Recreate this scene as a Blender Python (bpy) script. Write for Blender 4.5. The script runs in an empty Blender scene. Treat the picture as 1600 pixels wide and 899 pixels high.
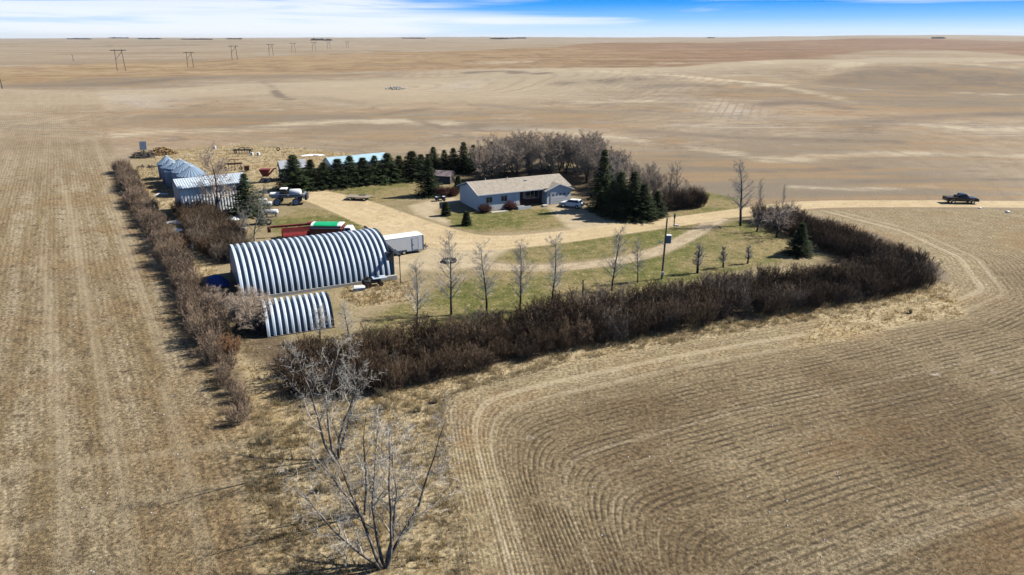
import bpy, math, random
import numpy as np
from mathutils import Vector, Matrix

# ------------------------------------------------------------------ camera, sky, sun, exposure
SC = bpy.context.scene
COL = SC.collection
F = 1101.0; HC = 30.0; PIT = math.atan(391.5 / F)
cam_d = bpy.data.cameras.new('camera'); cam = bpy.data.objects.new('camera', cam_d); COL.objects.link(cam)
cam.location = (0, 0, HC); cam.rotation_euler = (math.pi / 2 - PIT, 0, 0)
cam_d.sensor_fit = 'HORIZONTAL'; cam_d.sensor_width = 36; cam_d.lens = F / 1600 * 36
cam_d.clip_start = 0.5; cam_d.clip_end = 60000
SC.camera = cam

SUN_AZ = math.radians(17)      # direction to the sun, measured from +X towards +Y
SUN_EL = math.radians(42)
sun_d = bpy.data.lights.new('sun', 'SUN'); sun_d.energy = 5.0; sun_d.angle = math.radians(0.5); sun_d.color = (1.0, 0.95, 0.85)
sun = bpy.data.objects.new('sun', sun_d); COL.objects.link(sun)
sv = Vector((math.cos(SUN_AZ) * math.cos(SUN_EL), math.sin(SUN_AZ) * math.cos(SUN_EL), math.sin(SUN_EL)))
sun.rotation_euler = sv.to_track_quat('Z', 'Y').to_euler(); sun.location = (200, 100, 300)

W_ = bpy.data.worlds.new('World'); SC.world = W_; W_.use_nodes = True
def build_world():
    nt = W_.node_tree; nt.nodes.clear(); N = nt.nodes.new; L = nt.links.new
    out = N('ShaderNodeOutputWorld'); bg = N('ShaderNodeBackground'); bg.inputs['Strength'].default_value = 0.08
    sky = N('ShaderNodeTexSky'); sky.sky_type = 'NISHITA'; sky.sun_disc = False
    sky.sun_elevation = SUN_EL; sky.sun_rotation = math.pi / 2 - SUN_AZ
    sky.altitude = 500; sky.air_density = 0.6; sky.dust_density = 0.0; sky.ozone_density = 3.0
    tc = N('ShaderNodeTexCoord'); sep = N('ShaderNodeSeparateXYZ'); L(tc.outputs['Generated'], sep.inputs[0])
    # low band of sky: deep blue a few degrees up, whitish on the horizon (clear dry spring air)
    rp = N('ShaderNodeValToRGB'); e = rp.color_ramp.elements
    e[0].position = 0.0; e[0].color = (.66, .80, .95, 1); e[1].position = 1.0; e[1].color = (.01, .20, .72, 1)
    for ps, c in ((.10, (.56, .76, .95, 1)), (.26, (.24, .54, .93, 1)), (.46, (.03, .33, .90, 1))):
        q = e.new(ps); q.color = c
    r1 = N('ShaderNodeMapRange'); r1.inputs['From Min'].default_value = 0.0; r1.inputs['From Max'].default_value = 0.09
    L(sep.outputs['Z'], r1.inputs['Value']); L(r1.outputs[0], rp.inputs[0])
    sc = N('ShaderNodeMix'); sc.data_type = 'RGBA'; sc.blend_type = 'MULTIPLY'; sc.inputs['Factor'].default_value = 1; sc.inputs['B'].default_value = (9.2, 9.2, 9.2, 1)
    L(rp.outputs[0], sc.inputs['A'])
    r2 = N('ShaderNodeMapRange'); r2.interpolation_type = 'SMOOTHSTEP'; r2.inputs['From Min'].default_value = 0.13; r2.inputs['From Max'].default_value = 0.05
    L(sep.outputs['Z'], r2.inputs['Value'])
    tint = N('ShaderNodeMix'); tint.data_type = 'RGBA'
    L(r2.outputs[0], tint.inputs['Factor']); L(sky.outputs[0], tint.inputs['A']); L(sc.outputs['Result'], tint.inputs['B'])
    # thin cirrus
    mp = N('ShaderNodeMapping'); mp.inputs['Scale'].default_value = (1.6, 1.6, 42); mp.inputs['Rotation'].default_value = (0, 0.03, 0)
    L(tc.outputs['Generated'], mp.inputs[0])
    nz = N('ShaderNodeTexNoise'); nz.inputs['Scale'].default_value = 1.7; nz.inputs['Detail'].default_value = 7; nz.inputs['Roughness'].default_value = 0.55
    nz.inputs['Distortion'].default_value = 0.6
    L(mp.outputs[0], nz.inputs['Vector'])
    lx = N('ShaderNodeMapRange'); lx.interpolation_type = 'SMOOTHSTEP'
    lx.inputs['From Min'].default_value = 0.35; lx.inputs['From Max'].default_value = -0.25
    lx.inputs['To Min'].default_value = -0.10; lx.inputs['To Max'].default_value = 0.20
    L(sep.outputs['X'], lx.inputs['Value'])
    ad = N('ShaderNodeMath'); ad.operation = 'ADD'; L(nz.outputs['Fac'], ad.inputs[0]); L(lx.outputs[0], ad.inputs[1])
    cr = N('ShaderNodeMapRange'); cr.interpolation_type = 'SMOOTHSTEP'
    cr.inputs['From Min'].default_value = 0.44; cr.inputs['From Max'].default_value = 0.74; cr.inputs['To Max'].default_value = 0.85
    L(ad.outputs[0], cr.inputs['Value'])
    lo = N('ShaderNodeMapRange'); lo.interpolation_type = 'SMOOTHSTEP'; lo.inputs['From Min'].default_value = .13; lo.inputs['From Max'].default_value = .05
    L(sep.outputs['Z'], lo.inputs['Value']); cl = N('ShaderNodeMath'); cl.operation = 'MULTIPLY'; L(cr.outputs[0], cl.inputs[0]); L(lo.outputs[0], cl.inputs[1])
    cm = N('ShaderNodeMix'); cm.data_type = 'RGBA'; cm.inputs['B'].default_value = (8.2, 8.5, 8.9, 1)
    L(cl.outputs[0], cm.inputs['Factor']); L(tint.outputs['Result'], cm.inputs['A'])
    L(cm.outputs['Result'], bg.inputs['Color']); L(bg.outputs[0], out.inputs['Surface'])
build_world()
SC.view_settings.view_transform = 'Standard'; SC.view_settings.look = 'None'
SC.view_settings.exposure = 0.6; SC.view_settings.gamma = 1.0; SC.view_settings.use_curve_mapping = False
HAZE = 3.0e-5
SC.render.engine = 'CYCLES'
SC.cycles.max_bounces = 5; SC.cycles.diffuse_bounces = 0; SC.cycles.glossy_bounces = 3; SC.cycles.volume_bounces = 0
SC.render.resolution_x = 1024; SC.render.resolution_y = 575

RNG = np.random.default_rng(11); random.seed(5)

# ------------------------------------------------------------------ terrain height and place helpers
def sstep(a, b, x):
    t = np.clip((x - a) / (b - a), 0, 1); return t * t * (3 - 2 * t)
HILLS = [  # x, y, amplitude, sigma x, sigma y, rotation (deg)
    (270, 500, 12.5, 125, 68, 3), (560, 640, 9.0, 170, 110, 0), (66, 400, 9.2, 78, 44, -22), (215, 330, 3.2, 85, 32, -16),
    (-34, 226, 1.5, 24, 8, 4), (-150, 530, 6.0, 200, 52, 12), (150, 255, 1.8, 60, 22, -6), (300, 300, 3.5, 110, 34, -5), (-120, 330, 2.2, 60, 40, 20), (20, 290, 1.8, 70, 25, 10),
    (-60, 1050, 7, 420, 120, 0), (620, 1150, 13, 420, 160, 4), (150, 900, 6, 200, 70, -4), (-700, 1500, -4, 500, 300, 0), (1500, 2600, 24, 600, 300, 0), (300, 1900, 12, 500, 160, 3),
    (2900, 3900, 27, 900, 500, 0), (-200, 3200, 4, 900, 350, 0), (-1800, 4200, 6, 1500, 500, 0), (900, 6500, 22, 1800, 600, 0),
    (4600, 7000, 46, 1500, 800, 0), (-3500, 8200, 14, 2500, 900, 0), (-700, 9500, 24, 2400, 700, 0), (30, 215, 0.8, 22, 8, 0)]
def undul(x, y):                     # rolling swells of the stubble land
    wx = x + 38 * np.sin(y / 83 + .7) + 21 * np.sin(x / 57 - y / 140); wy = y + 33 * np.sin(x / 97 + 1.9) + 17 * np.sin(y / 49 + x / 120)
    a = np.sin(wx / 58 + .4) * np.sin(wy / 44 + 1.1); b = np.sin(wx / 131 - wy / 92 + .5); c = np.sin(wy / 37 - wx / 171 + 2.2); e = np.sin(wx / 24 + wy / 61) * np.sin(wy / 21)
    return 1.7 * a + 1.9 * b + 1.1 * c + .35 * e
def terr(x, y):
    x = np.asarray(x, float); y = np.asarray(y, float); z = np.zeros(np.broadcast(x, y).shape)
    for hx, hy, a, sx, sy, r in HILLS:
        c, s = math.cos(math.radians(r)), math.sin(math.radians(r)); dx = x - hx; dy = y - hy
        u = dx * c + dy * s; v = -dx * s + dy * c
        z = z + a * np.exp(-0.5 * ((u / sx) ** 2 + (v / sy) ** 2))
    d = np.hypot(x, y)
    w = sstep(190, 420, d)
    und = undul(x, y)
    und = und + sstep(900, 3000, d) * (3.0 * np.sin(x / 420 + 1.1 * np.sin(y / 700)) * np.sin(y / 330) + 4 * np.sin(x / 900 + y / 1300))
    yard = np.exp(-(((x + 5) / 105) ** 4 + ((y - 115) / 75) ** 4))
    return (z + und * w) * (1 - yard)
def ray(px, py):
    u = (px - 800) / F; v = (py - 449.5) / F
    return u, math.cos(PIT) - v * math.sin(PIT), -math.sin(PIT) - v * math.cos(PIT)
def G(px, py, h=0.0):
    dx, dy, dz = ray(px, py); t = (h - HC) / dz
    return (dx * t, dy * t)
def GT(px, py):                      # first hit of a sight line on the rolling land
    dx, dy, dz = ray(px, py); t = np.geomspace(30, 14000, 6000)
    zz = HC + dz * t - terr(dx * t, dy * t); i = np.argmax(zz < 0)
    if zz[i] >= 0: i = len(t) - 1
    t = t[i]; return (dx * t, dy * t, float(terr(dx * t, dy * t)))
def Wp(x, y, z):
    d = y * math.cos(PIT) - (z - HC) * math.sin(PIT); up = y * math.sin(PIT) + (z - HC) * math.cos(PIT)
    return 800 + F * x / d, 449.5 - F * up / d
def height_for(x, y, toppy, z0=0):   # height of an upright thing from where its top stands
    lo, hi = 0.0, 60.0
    for _ in range(40):
        m = (lo + hi) / 2
        if Wp(x, y, z0 + m)[1] > toppy: lo = m
        else: hi = m
    return lo

# ------------------------------------------------------------------ objects: helpers
def link(o): COL.objects.link(o); return o
def tag(o, label=None, cat=None, group=None, kind=None):
    if label: o['label'] = label
    if cat: o['category'] = cat
    if group: o['group'] = group
    if kind: o['kind'] = kind
    return o
def thing(name, label, cat, loc=(0, 0, 0), rz=0.0, group=None):
    o = bpy.data.objects.new(name, None); link(o); o.empty_display_size = 0.3
    o.location = loc if len(loc) == 3 else (loc[0], loc[1], 0); o.rotation_euler = (0, 0, rz)
    return tag(o, label, cat, group)
def mesh_np(name, V, Fc, mats, smooth=False):
    """V (n,3); Fc (m,k) ints with k 3 or 4"""
    V = np.asarray(V, np.float32); Fc = np.asarray(Fc, np.int32); k = Fc.shape[1]; m = Fc.shape[0]
    me = bpy.data.meshes.new(name)
    me.vertices.add(len(V)); me.vertices.foreach_set('co', V.ravel())
    me.loops.add(m * k); me.loops.foreach_set('vertex_index', Fc.ravel())
    me.polygons.add(m); me.polygons.foreach_set('loop_start', np.arange(0, m * k, k, dtype=np.int32))
    me.polygons.foreach_set('loop_total', np.full(m, k, np.int32))
    me.polygons.foreach_set('use_smooth', np.full(m, smooth, bool))
    for mt in (mats if isinstance(mats, (list, tuple)) else [mats]): me.materials.append(mt)
    me.update(calc_edges=True); me.validate()
    return me
def obj(name, me, parent=None, loc=(0, 0, 0), rz=0):
    o = bpy.data.objects.new(name, me); link(o); o.location = loc; o.rotation_euler = (0, 0, rz)
    if parent is not None: o.parent = parent
    return o
def copy_tree(o, parent=None):
    c = o.copy(); COL.objects.link(c)
    if parent is not None: c.parent = parent
    for ch in list(o.children): copy_tree(ch, c)
    return c

class MB:
    def __init__(s): s.v = []; s.f = []; s.mi = []
    def add(s, vs, fs, mi=0):
        b = len(s.v); s.v += [tuple(p) for p in vs]; s.f += [tuple(b + i for i in f) for f in fs]; s.mi += [mi] * len(fs); return s
    def box(s, x0, x1, y0, y1, z0, z1, mi=0, bev=0.0):
        if bev <= 0:
            return s.add([(x0, y0, z0), (x1, y0, z0), (x1, y1, z0), (x0, y1, z0), (x0, y0, z1), (x1, y0, z1), (x1, y1, z1), (x0, y1, z1)],
                  [(3, 2, 1, 0), (4, 5, 6, 7), (0, 1, 5, 4), (1, 2, 6, 5), (2, 3, 7, 6), (3, 0, 4, 7)], mi)
        b = bev     # chamfered top edges and corners
        ring = lambda x0, x1, y0, y1, z, c: [(x0 + c, y0, z), (x1 - c, y0, z), (x1, y0 + c, z), (x1, y1 - c, z), (x1 - c, y1, z), (x0 + c, y1, z), (x0, y1 - c, z), (x0, y0 + c, z)]
        vs = ring(x0, x1, y0, y1, z0, b) + ring(x0, x1, y0, y1, z1 - b, b) + ring(x0 + b, x1 - b, y0 + b, y1 - b, z1, b)
        fs = [tuple(range(7, -1, -1)), tuple(range(16, 24))]
        for r in (0, 8):
            for i in range(8): j = (i + 1) % 8; fs.append((r + i, r + j, r + 8 + j, r + 8 + i))
        return s.add(vs, fs, mi)
    def tube(s, p, q, r0, r1=None, n=8, mi=0, cap=True):
        p = Vector(p); q = Vector(q); r1 = r0 if r1 is None else r1
        d = (q - p).normalized(); a = d.orthogonal().normalized(); b = d.cross(a)
        vs = []
        for c, r in ((p, r0), (q, r1)):
            for i in range(n):
                t = 2 * math.pi * i / n; vs.append(c + a * (r * math.cos(t)) + b * (r * math.sin(t)))
        fs = [(i, (i + 1) % n, n + (i + 1) % n, n + i) for i in range(n)]
        if cap: fs += [tuple(range(n - 1, -1, -1)), tuple(range(n, 2 * n))]
        return s.add(vs, fs, mi)
    def prism(s, prof, y0, y1, mi=0):            # closed profile in x,z swept along y
        n = len(prof); vs = [(x, y0, z) for x, z in prof] + [(x, y1, z) for x, z in prof]
        a = sum(prof[i][0] * prof[(i + 1) % n][1] - prof[(i + 1) % n][0] * prof[i][1] for i in range(n))
        fs = [tuple(range(n)), tuple(range(2 * n - 1, n - 1, -1))] + [((i + 1) % n, i, n + i, n + (i + 1) % n) for i in range(n)]
        if a < 0: fs = [f[::-1] for f in fs]
        return s.add(vs, fs, mi)
    def prismx(s, prof, x0, x1, mi=0):           # closed profile in y,z swept along x
        b = len(s.v); s.prism(prof, x0, x1, mi)
        s.v[b:] = [(y, x, z) for x, y, z in s.v[b:]]
        k = len(prof) + 2
        s.f[-k:] = [f[::-1] for f in s.f[-k:]]
        return s
    def lathe(s, prof, n=16, c=(0, 0), mi=0):    # profile of (r, z)
        vs = []
        for r, z in prof:
            for i in range(n): t = 2 * math.pi * i / n; vs.append((c[0] + r * math.cos(t), c[1] + r * math.sin(t), z))
        fs = []
        for k in range(len(prof) - 1):
            for i in range(n): j = (i + 1) % n; fs.append((k * n + i, k * n + j, (k + 1) * n + j, (k + 1) * n + i))
        return s.add(vs, fs, mi)
    def wheel(s, c, r, w, n=18, mi=0, ax='y'):
        x, y, z = c; pr = [(r * .55, -w / 2), (r * .9, -w / 2), (r, -w / 2 + .2 * w), (r, w / 2 - .2 * w), (r * .9, w / 2), (r * .55, w / 2)]
        vs = []
        for rr, o in pr:
            for i in range(n):
                t = 2 * math.pi * i / n; vs.append((x + rr * math.cos(t), y + o, z + rr * math.sin(t)))
        fs = []
        for k in range(len(pr) - 1):
            for i in range(n): j = (i + 1) % n; fs.append((k * n + j, k * n + i, (k + 1) * n + i, (k + 1) * n + j))
        return s.add(vs, fs, mi)
    def disc(s, c, r, w, n=18, mi=0):
        x, y, z = c; return s.tube((x, y - w / 2, z), (x, y + w / 2, z), r, r, n, mi)
    def xf(s, M, start=0):
        s.v[start:] = [tuple(M @ Vector(p)) for p in s.v[start:]]; return s
    def build(s, name, mats, parent=None, loc=(0, 0, 0), rz=0, smooth=False, bevel=0):
        me = bpy.data.meshes.new(name); me.from_pydata(s.v, [], s.f)
        for m in (mats if isinstance(mats, (list, tuple)) else [mats]): me.materials.append(m)
        me.polygons.foreach_set('material_index', s.mi); me.polygons.foreach_set('use_smooth', [smooth] * len(s.f)); me.update()
        o = obj(name, me, parent, loc, rz)
        if bevel:
            b = o.modifiers.new('bevel', 'BEVEL'); b.width = bevel; b.segments = 2; b.limit_method = 'ANGLE'
        return o

# ------------------------------------------------------------------ materials
class NT:
    def __init__(s, name):
        s.m = bpy.data.materials.new(name); s.m.use_nodes = True; s.t = s.m.node_tree; s.t.nodes.clear()
        s.out = s.t.nodes.new('ShaderNodeOutputMaterial')
    def n(s, typ, **kw):
        nd = s.t.nodes.new(typ)
        for k, v in kw.items():
            if hasattr(nd, k) and k not in nd.inputs: setattr(nd, k, v)
            else: s.set(nd.inputs[k], v)
        return nd
    def set(s, inp, v):
        if isinstance(v, bpy.types.NodeSocket): s.t.links.new(v, inp)
        else: inp.default_value = v
    def math(s, op, a, b=0.0, c=None, clamp=False):
        nd = s.t.nodes.new('ShaderNodeMath'); nd.operation = op; nd.use_clamp = clamp
        s.set(nd.inputs[0], a); s.set(nd.inputs[1], b)
        if c is not None: s.set(nd.inputs[2], c)
        return nd.outputs[0]
    def mix(s, f, a, b, blend='MIX'):
        nd = s.t.nodes.new('ShaderNodeMix'); nd.data_type = 'RGBA'; nd.blend_type = blend
        s.set(nd.inputs['Factor'], f)
        for k, v in (('A', a), ('B', b)):
            s.set(nd.inputs[k], (v[0], v[1], v[2], 1) if isinstance(v, tuple) else v)
        return nd.outputs['Result']
    def noise(s, vec, scale, detail=4, rough=.55, dist=0):
        nd = s.t.nodes.new('ShaderNodeTexNoise'); s.set(nd.inputs['Vector'], vec); nd.inputs['Scale'].default_value = scale
        nd.inputs['Detail'].default_value = detail; nd.inputs['Roughness'].default_value = rough; nd.inputs['Distortion'].default_value = dist
        return nd.outputs['Fac']
    def rng(s, v, a, b, c=0.0, d=1.0, smooth=True):
        nd = s.t.nodes.new('ShaderNodeMapRange'); nd.interpolation_type = 'SMOOTHSTEP' if smooth else 'LINEAR'
        s.set(nd.inputs['Value'], v)
        for k, x in zip(('From Min', 'From Max', 'To Min', 'To Max'), (a, b, c, d)): s.set(nd.inputs[k], x)
        return nd.outputs[0]
    def mapv(s, vec, scale=(1, 1, 1), rot=(0, 0, 0), loc=(0, 0, 0)):
        nd = s.t.nodes.new('ShaderNodeMapping'); s.set(nd.inputs[0], vec)
        nd.inputs['Scale'].default_value = scale; nd.inputs['Rotation'].default_value = rot; nd.inputs['Location'].default_value = loc
        return nd.outputs[0]
    def pos(s): return s.t.nodes.new('ShaderNodeNewGeometry').outputs['Position']
    def objc(s): return s.t.nodes.new('ShaderNodeTexCoord').outputs['Object']
    def attr(s, name, out='Fac'):
        nd = s.t.nodes.new('ShaderNodeAttribute'); nd.attribute_name = name; return nd.outputs[out]
    def bsdf(s, col, rough=.8, metal=0.0, bump=None, bstr=.5, bdist=.05, spec=None):
        b = s.t.nodes.new('ShaderNodeBsdfPrincipled')
        s.set(b.inputs['Base Color'], (col[0], col[1], col[2], 1) if isinstance(col, tuple) else col)
        s.set(b.inputs['Roughness'], rough); s.set(b.inputs['Metallic'], metal)
        if spec is not None: b.inputs['Specular IOR Level'].default_value = spec
        if bump is not None:
            bn = s.t.nodes.new('ShaderNodeBump'); bn.inputs['Strength'].default_value = bstr; bn.inputs['Distance'].default_value = bdist
            s.t.links.new(bump, bn.inputs['Height']); s.t.links.new(bn.outputs[0], b.inputs['Normal'])
        s.t.links.new(b.outputs[0], s.out.inputs['Surface']); return s.m

def simple(name, col, rough=.6, metal=0.0, var=.18, scale=2.5, spec=None, dirt=None, bstr=0.0):
    t = NT(name); p = t.objc(); n1 = t.noise(p, scale, 5); n2 = t.noise(p, scale * 7, 3)
    f = t.rng(t.math('ADD', n1, t.math('MULTIPLY', n2, .5)), .5, 1.0, 1 - var, 1 + var, False)
    c = t.mix(1.0, tuple(col), t.n('ShaderNodeCombineXYZ', X=f, Y=f, Z=f).outputs[0], 'MULTIPLY')
    if dirt: c = t.mix(t.rng(n1, .52, .72, 0, dirt[3]), c, tuple(dirt[:3]))
    return t.bsdf(c, rough, metal, n2 if bstr else None, bstr, .02, spec)
def bark(name, col, col2, var=.3):
    """twigs and bark; each plant a little different"""
    t = NT(name); oi = t.n('ShaderNodeObjectInfo'); n = t.noise(t.objc(), 1.3, 3)
    c = t.mix(t.rng(n, .35, .65), tuple(col), tuple(col2))
    f = t.rng(oi.outputs['Random'], 0, 1, 1 - var, 1 + var, False)
    c = t.mix(1.0, c, t.n('ShaderNodeCombineXYZ', X=f, Y=f, Z=f).outputs[0], 'MULTIPLY')
    return t.bsdf(c, .85, spec=.2)

M = {}
M['galv'] = simple('galvanised_steel', (.54, .62, .70), .45, 0, .12, .6, dirt=(.40, .45, .50, .6))
def quonset_mat():
    t = NT('arched_steel'); p = t.objc(); sx = t.n('ShaderNodeSeparateXYZ', Vector=p).outputs['X']
    pn = t.n('ShaderNodeTexWhiteNoise', noise_dimensions='1D', W=t.math('FLOOR', t.math('ADD', t.math('DIVIDE', sx, .7242), .3))).outputs['Value']
    st = t.noise(t.mapv(p, (7, .5, .5)), 1.0, 5, .65); bl_ = t.noise(p, .5, 5, .6)
    c = t.mix(t.rng(pn, 0, 1, 0, 1, False), (.50, .58, .66), (.59, .67, .745)); c = t.mix(t.rng(bl_, .52, .7, 0, .5), c, (.42, .47, .53))
    c = t.mix(t.rng(st, .56, .74, 0, .55), c, (.33, .33, .34)); c = t.mix(t.rng(st, .70, .8, 0, .5), c, (.25, .18, .13))
    return t.bsdf(c, t.rng(bl_, .35, .65, .38, .6), 0, bl_, .15, .03)
M['quonset'] = quonset_mat()
M['galv_dull'] = simple('weathered_steel', (.22, .27, .34), .55, 0, .15, .7, dirt=(.18, .20, .23, .5))
M['binmetal'] = simple('bin_steel', (.20, .28, .38), .5, 0, .12, .8, dirt=(.17, .22, .28, .5))
M['white'] = simple('white_paint', (.86, .86, .84), .35, 0, .04, 1.5)
M['whitemetal'] = simple('white_sheet_metal', (.78, .79, .80), .4, 0, .05, 1.2, dirt=(.6, .58, .52, .35))
M['siding'] = simple('pale_siding', (.88, .87, .81), .6, 0, .05, .8)
M['roof'] = simple('asphalt_shingles', (.32, .28, .23), .9, 0, .25, 1.6, bstr=.2)
M['brick'] = simple('dark_red_brick', (.085, .032, .026), .85, 0, .35, 4)
M['glass'] = simple('window_glass', (.02, .025, .03), .08, 0, .1, 1)
M['black'] = simple('black_paint', (.012, .013, .018), .22, 0, .1, 1)
M['rubber'] = simple('tyre_rubber', (.02, .02, .02), .8, 0, .2, 3)
M['darksteel'] = simple('dark_steel', (.045, .045, .05), .6, .3, .3, 3)
M['chrome'] = simple('bright_metal', (.6, .6, .62), .25, .8, .1, 2)
M['bluewhite'] = simple('pale_blue_rim', (.55, .66, .82), .4, 0, .05, 2)
M['red'] = simple('faded_red_paint', (.21, .022, .024), .5, 0, .25, 1.5, dirt=(.20, .06, .04, .5))
M['darkred'] = simple('dark_red_paint', (.11, .012, .016), .45, 0, .2, 1.5)
M['rust'] = simple('rusty_steel', (.15, .06, .035), .85, .1, .35, 2)
M['tarp'] = simple('green_tarpaulin', (.01, .40, .17), .5, 0, .12, 1.2)
M['bluetarp'] = simple('blue_tarpaulin', (.01, .07, .36), .45, 0, .2, 1.5)
M['wood'] = simple('weathered_wood', (.30, .25, .19), .9, 0, .3, 2.5)
M['darkwood'] = simple('dark_weathered_wood', (.10, .085, .075), .9, 0, .35, 2)
M['polewood'] = simple('pole_wood', (.20, .165, .12), .9, 0, .25, 2)
M['greywood'] = simple('grey_boards', (.17, .165, .16), .9, 0, .3, 1.5)
M['greyroof'] = simple('grey_metal_roof', (.40, .42, .45), .5, .2, .2, 1)
M['blueroof'] = simple('pale_blue_metal_roof', (.36, .52, .60), .5, 0, .12, .6)
M['brownroof'] = simple('brown_mauve_roof', (.25, .19, .19), .85, 0, .2, 1)
M['concrete'] = simple('concrete', (.48, .46, .42), .9, 0, .15, 1.5, dirt=(.33, .30, .26, .5))
M['snow'] = simple('old_snow', (.82, .84, .87), .7, 0, .08, 2, dirt=(.5, .47, .42, .4), bstr=.4)
M['cream'] = simple('cream_paint', (.58, .54, .44), .5, 0, .1, 2)
M['stone'] = simple('field_stone', (.45, .42, .38), .9, 0, .2, 3)
M['straw'] = simple('old_straw', (.33, .20, .085), .95, 0, .4, 2, bstr=.5)
M['greyblue'] = simple('blue_grey_paint', (.16, .20, .27), .5, 0, .15, 2)
M['needle'] = bark('spruce_needles', (.022, .038, .014), (.042, .058, .018), .5)
M['needle_blue'] = bark('blue_spruce_needles', (.07, .11, .085), (.10, .14, .10), .2)
M['spruce_trunk'] = bark('spruce_bark', (.06, .05, .04), (.09, .07, .05))
M['twig_dark'] = bark('dark_twigs', (.095, .062, .038), (.16, .108, .070), .4)
M['twig_mid'] = bark('brown_twigs', (.17, .128, .092), (.25, .195, .148), .3)
M['twig_left'] = bark('rosy_twigs', (.225, .155, .105), (.32, .235, .165), .35)
M['twig_rust'] = bark('rusty_twigs', (.24, .12, .06), (.30, .17, .10), .25)
M['twig_grey'] = bark('grey_twigs', (.47, .355, .265), (.58, .46, .355), .2)
M['twig_pale'] = bark('pale_twigs', (.44, .40, .35), (.54, .50, .44), .12)
M['twig_olive'] = bark('olive_twigs', (.30, .27, .19), (.38, .35, .27), .12)
M['bark_dark'] = bark('dark_bark', (.055, .045, .04), (.11, .095, .085), .2)
M['bark_dead'] = bark('dead_bark', (.08, .062, .05), (.27, .235, .195), .15)
M['twig_dead'] = bark('dead_twigs', (.41, .37, .31), (.57, .52, .45), .15)
M['twig_red'] = bark('red_brown_twigs', (.14, .055, .045), (.19, .09, .07), .2)

# ------------------------------------------------------------------ zones of the ground, as outlines on the land
def poly(*pts): return np.array([G(*p) for p in pts])
def sd_poly(P, X, Y):                # signed distance, negative inside
    n = len(P); d = np.full(X.shape, 1e18); ins = np.zeros(X.shape, bool)
    for i in range(n):
        ax, ay = P[i]; bx, by = P[(i + 1) % n]; ex, ey = bx - ax, by - ay; L2 = ex * ex + ey * ey + 1e-12
        t = np.clip(((X - ax) * ex + (Y - ay) * ey) / L2, 0, 1)
        d = np.minimum(d, (X - ax - t * ex) ** 2 + (Y - ay - t * ey) ** 2)
        c = ((ay > Y) != (by > Y)) & (X < (bx - ax) * (Y - ay) / (by - ay + 1e-12) + ax); ins ^= c
    d = np.sqrt(d); return np.where(ins, -d, d)
def d_line(P, X, Y, widths=None):
    d = np.full(X.shape, 1e18)
    for i in range(len(P) - 1):
        ax, ay = P[i]; bx, by = P[i + 1]; ex, ey = bx - ax, by - ay; L2 = ex * ex + ey * ey + 1e-12
        t = np.clip(((X - ax) * ex + (Y - ay) * ey) / L2, 0, 1); dd = np.hypot(X - ax - t * ex, Y - ay - t * ey)
        if widths is not None: dd = dd - (widths[i] * (1 - t) + widths[i + 1] * t)
        d = np.minimum(d, dd)
    return d
def smooth_path(P, n=8):
    P = np.asarray(P, float); out = []
    for i in range(len(P) - 1):
        p0 = P[max(i - 1, 0)]; p1 = P[i]; p2 = P[i + 1]; p3 = P[min(i + 2, len(P) - 1)]
        for t in np.linspace(0, 1, n, endpoint=False):
            out.append(.5 * ((2 * p1) + (-p0 + p2) * t + (2 * p0 - 5 * p1 + 4 * p2 - p3) * t * t + (-p0 + 3 * p1 - 3 * p2 + p3) * t ** 3))
    out.append(P[-1]); return np.array(out)

ROAD = [(1900, 322, 3.0), (1600, 319.5, 2.9), (1500, 318.5, 2.9), (1400, 318.5, 2.9), (1300, 319, 3.0), (1230, 323, 2.8), (1160, 332, 2.7), (1080, 343, 2.7), (1000, 354, 2.9),
        (940, 362, 3.1), (880, 370, 3.3), (810, 377, 3.6), (750, 379, 4.2), (700, 374, 5.0), (650, 361, 5.4), (600, 342, 5.2), (550, 322, 4.8), (500, 307, 4.2), (450, 300, 4.0), (405, 297, 3.5)]
YARDS = [poly((585, 400), (610, 375), (660, 365), (740, 378), (800, 385), (775, 402), (740, 418), (690, 425), (640, 420), (618, 436)),
         poly((700, 352), (650, 335), (640, 322), (672, 313), (712, 309), (716, 318), (690, 320), (678, 333), (702, 345)),
         poly((905, 366), (880, 350), (862, 333), (858, 321), (905, 318), (925, 330), (955, 343), (985, 358))]
TRACK = [(1135, 337), (1110, 350), (1075, 371), (1035, 390), (990, 403), (930, 413), (870, 418), (800, 418), (750, 412), (715, 402)]
CROSS = [[(-60, 745), (60, 730), (200, 716), (330, 700), (420, 680)], [(-60, 850), (60, 822), (180, 790), (300, 770), (360, 755)], [(258, 560), (232, 490), (200, 390), (178, 311), (150, 220)], [(215, 950), (188, 760), (160, 600), (128, 430), (100, 290)], [(105, 950), (98, 760), (85, 560), (66, 400)], [(330, 930), (300, 790), (280, 690), (255, 600)]]
FOOT = [(623, 440), (605, 460), (585, 478), (565, 492), (550, 520)]
LAWNS = [poly((688, 343), (705, 333), (745, 332), (830, 326), (872, 328), (905, 345), (925, 348), (880, 356), (830, 362), (770, 363), (720, 357)),
         poly((765, 404), (800, 391), (860, 382), (940, 371), (1010, 362), (1085, 349), (1122, 341), (1075, 366), (1030, 384), (960, 401), (880, 410), (800, 411)),
         poly((610, 480), (680, 455), (760, 425), (880, 424), (960, 415), (1040, 397), (1100, 365), (1150, 345), (1180, 345), (1240, 372), (1250, 400), (1150, 425), (1000, 455), (850, 490), (700, 520), (620, 540), (570, 530), (585, 500)),
         poly((432, 372), (420, 345), (470, 327), (500, 326), (560, 345), (590, 362), (560, 372), (480, 366)),
         poly((478, 302), (560, 292), (650, 279), (690, 296), (645, 309), (590, 318), (545, 316)),
         poly((1040, 330), (1100, 300), (1160, 312), (1160, 326), (1060, 340)),
         poly((690, 300), (720, 282), (765, 273), (770, 283), (725, 300))]
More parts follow.
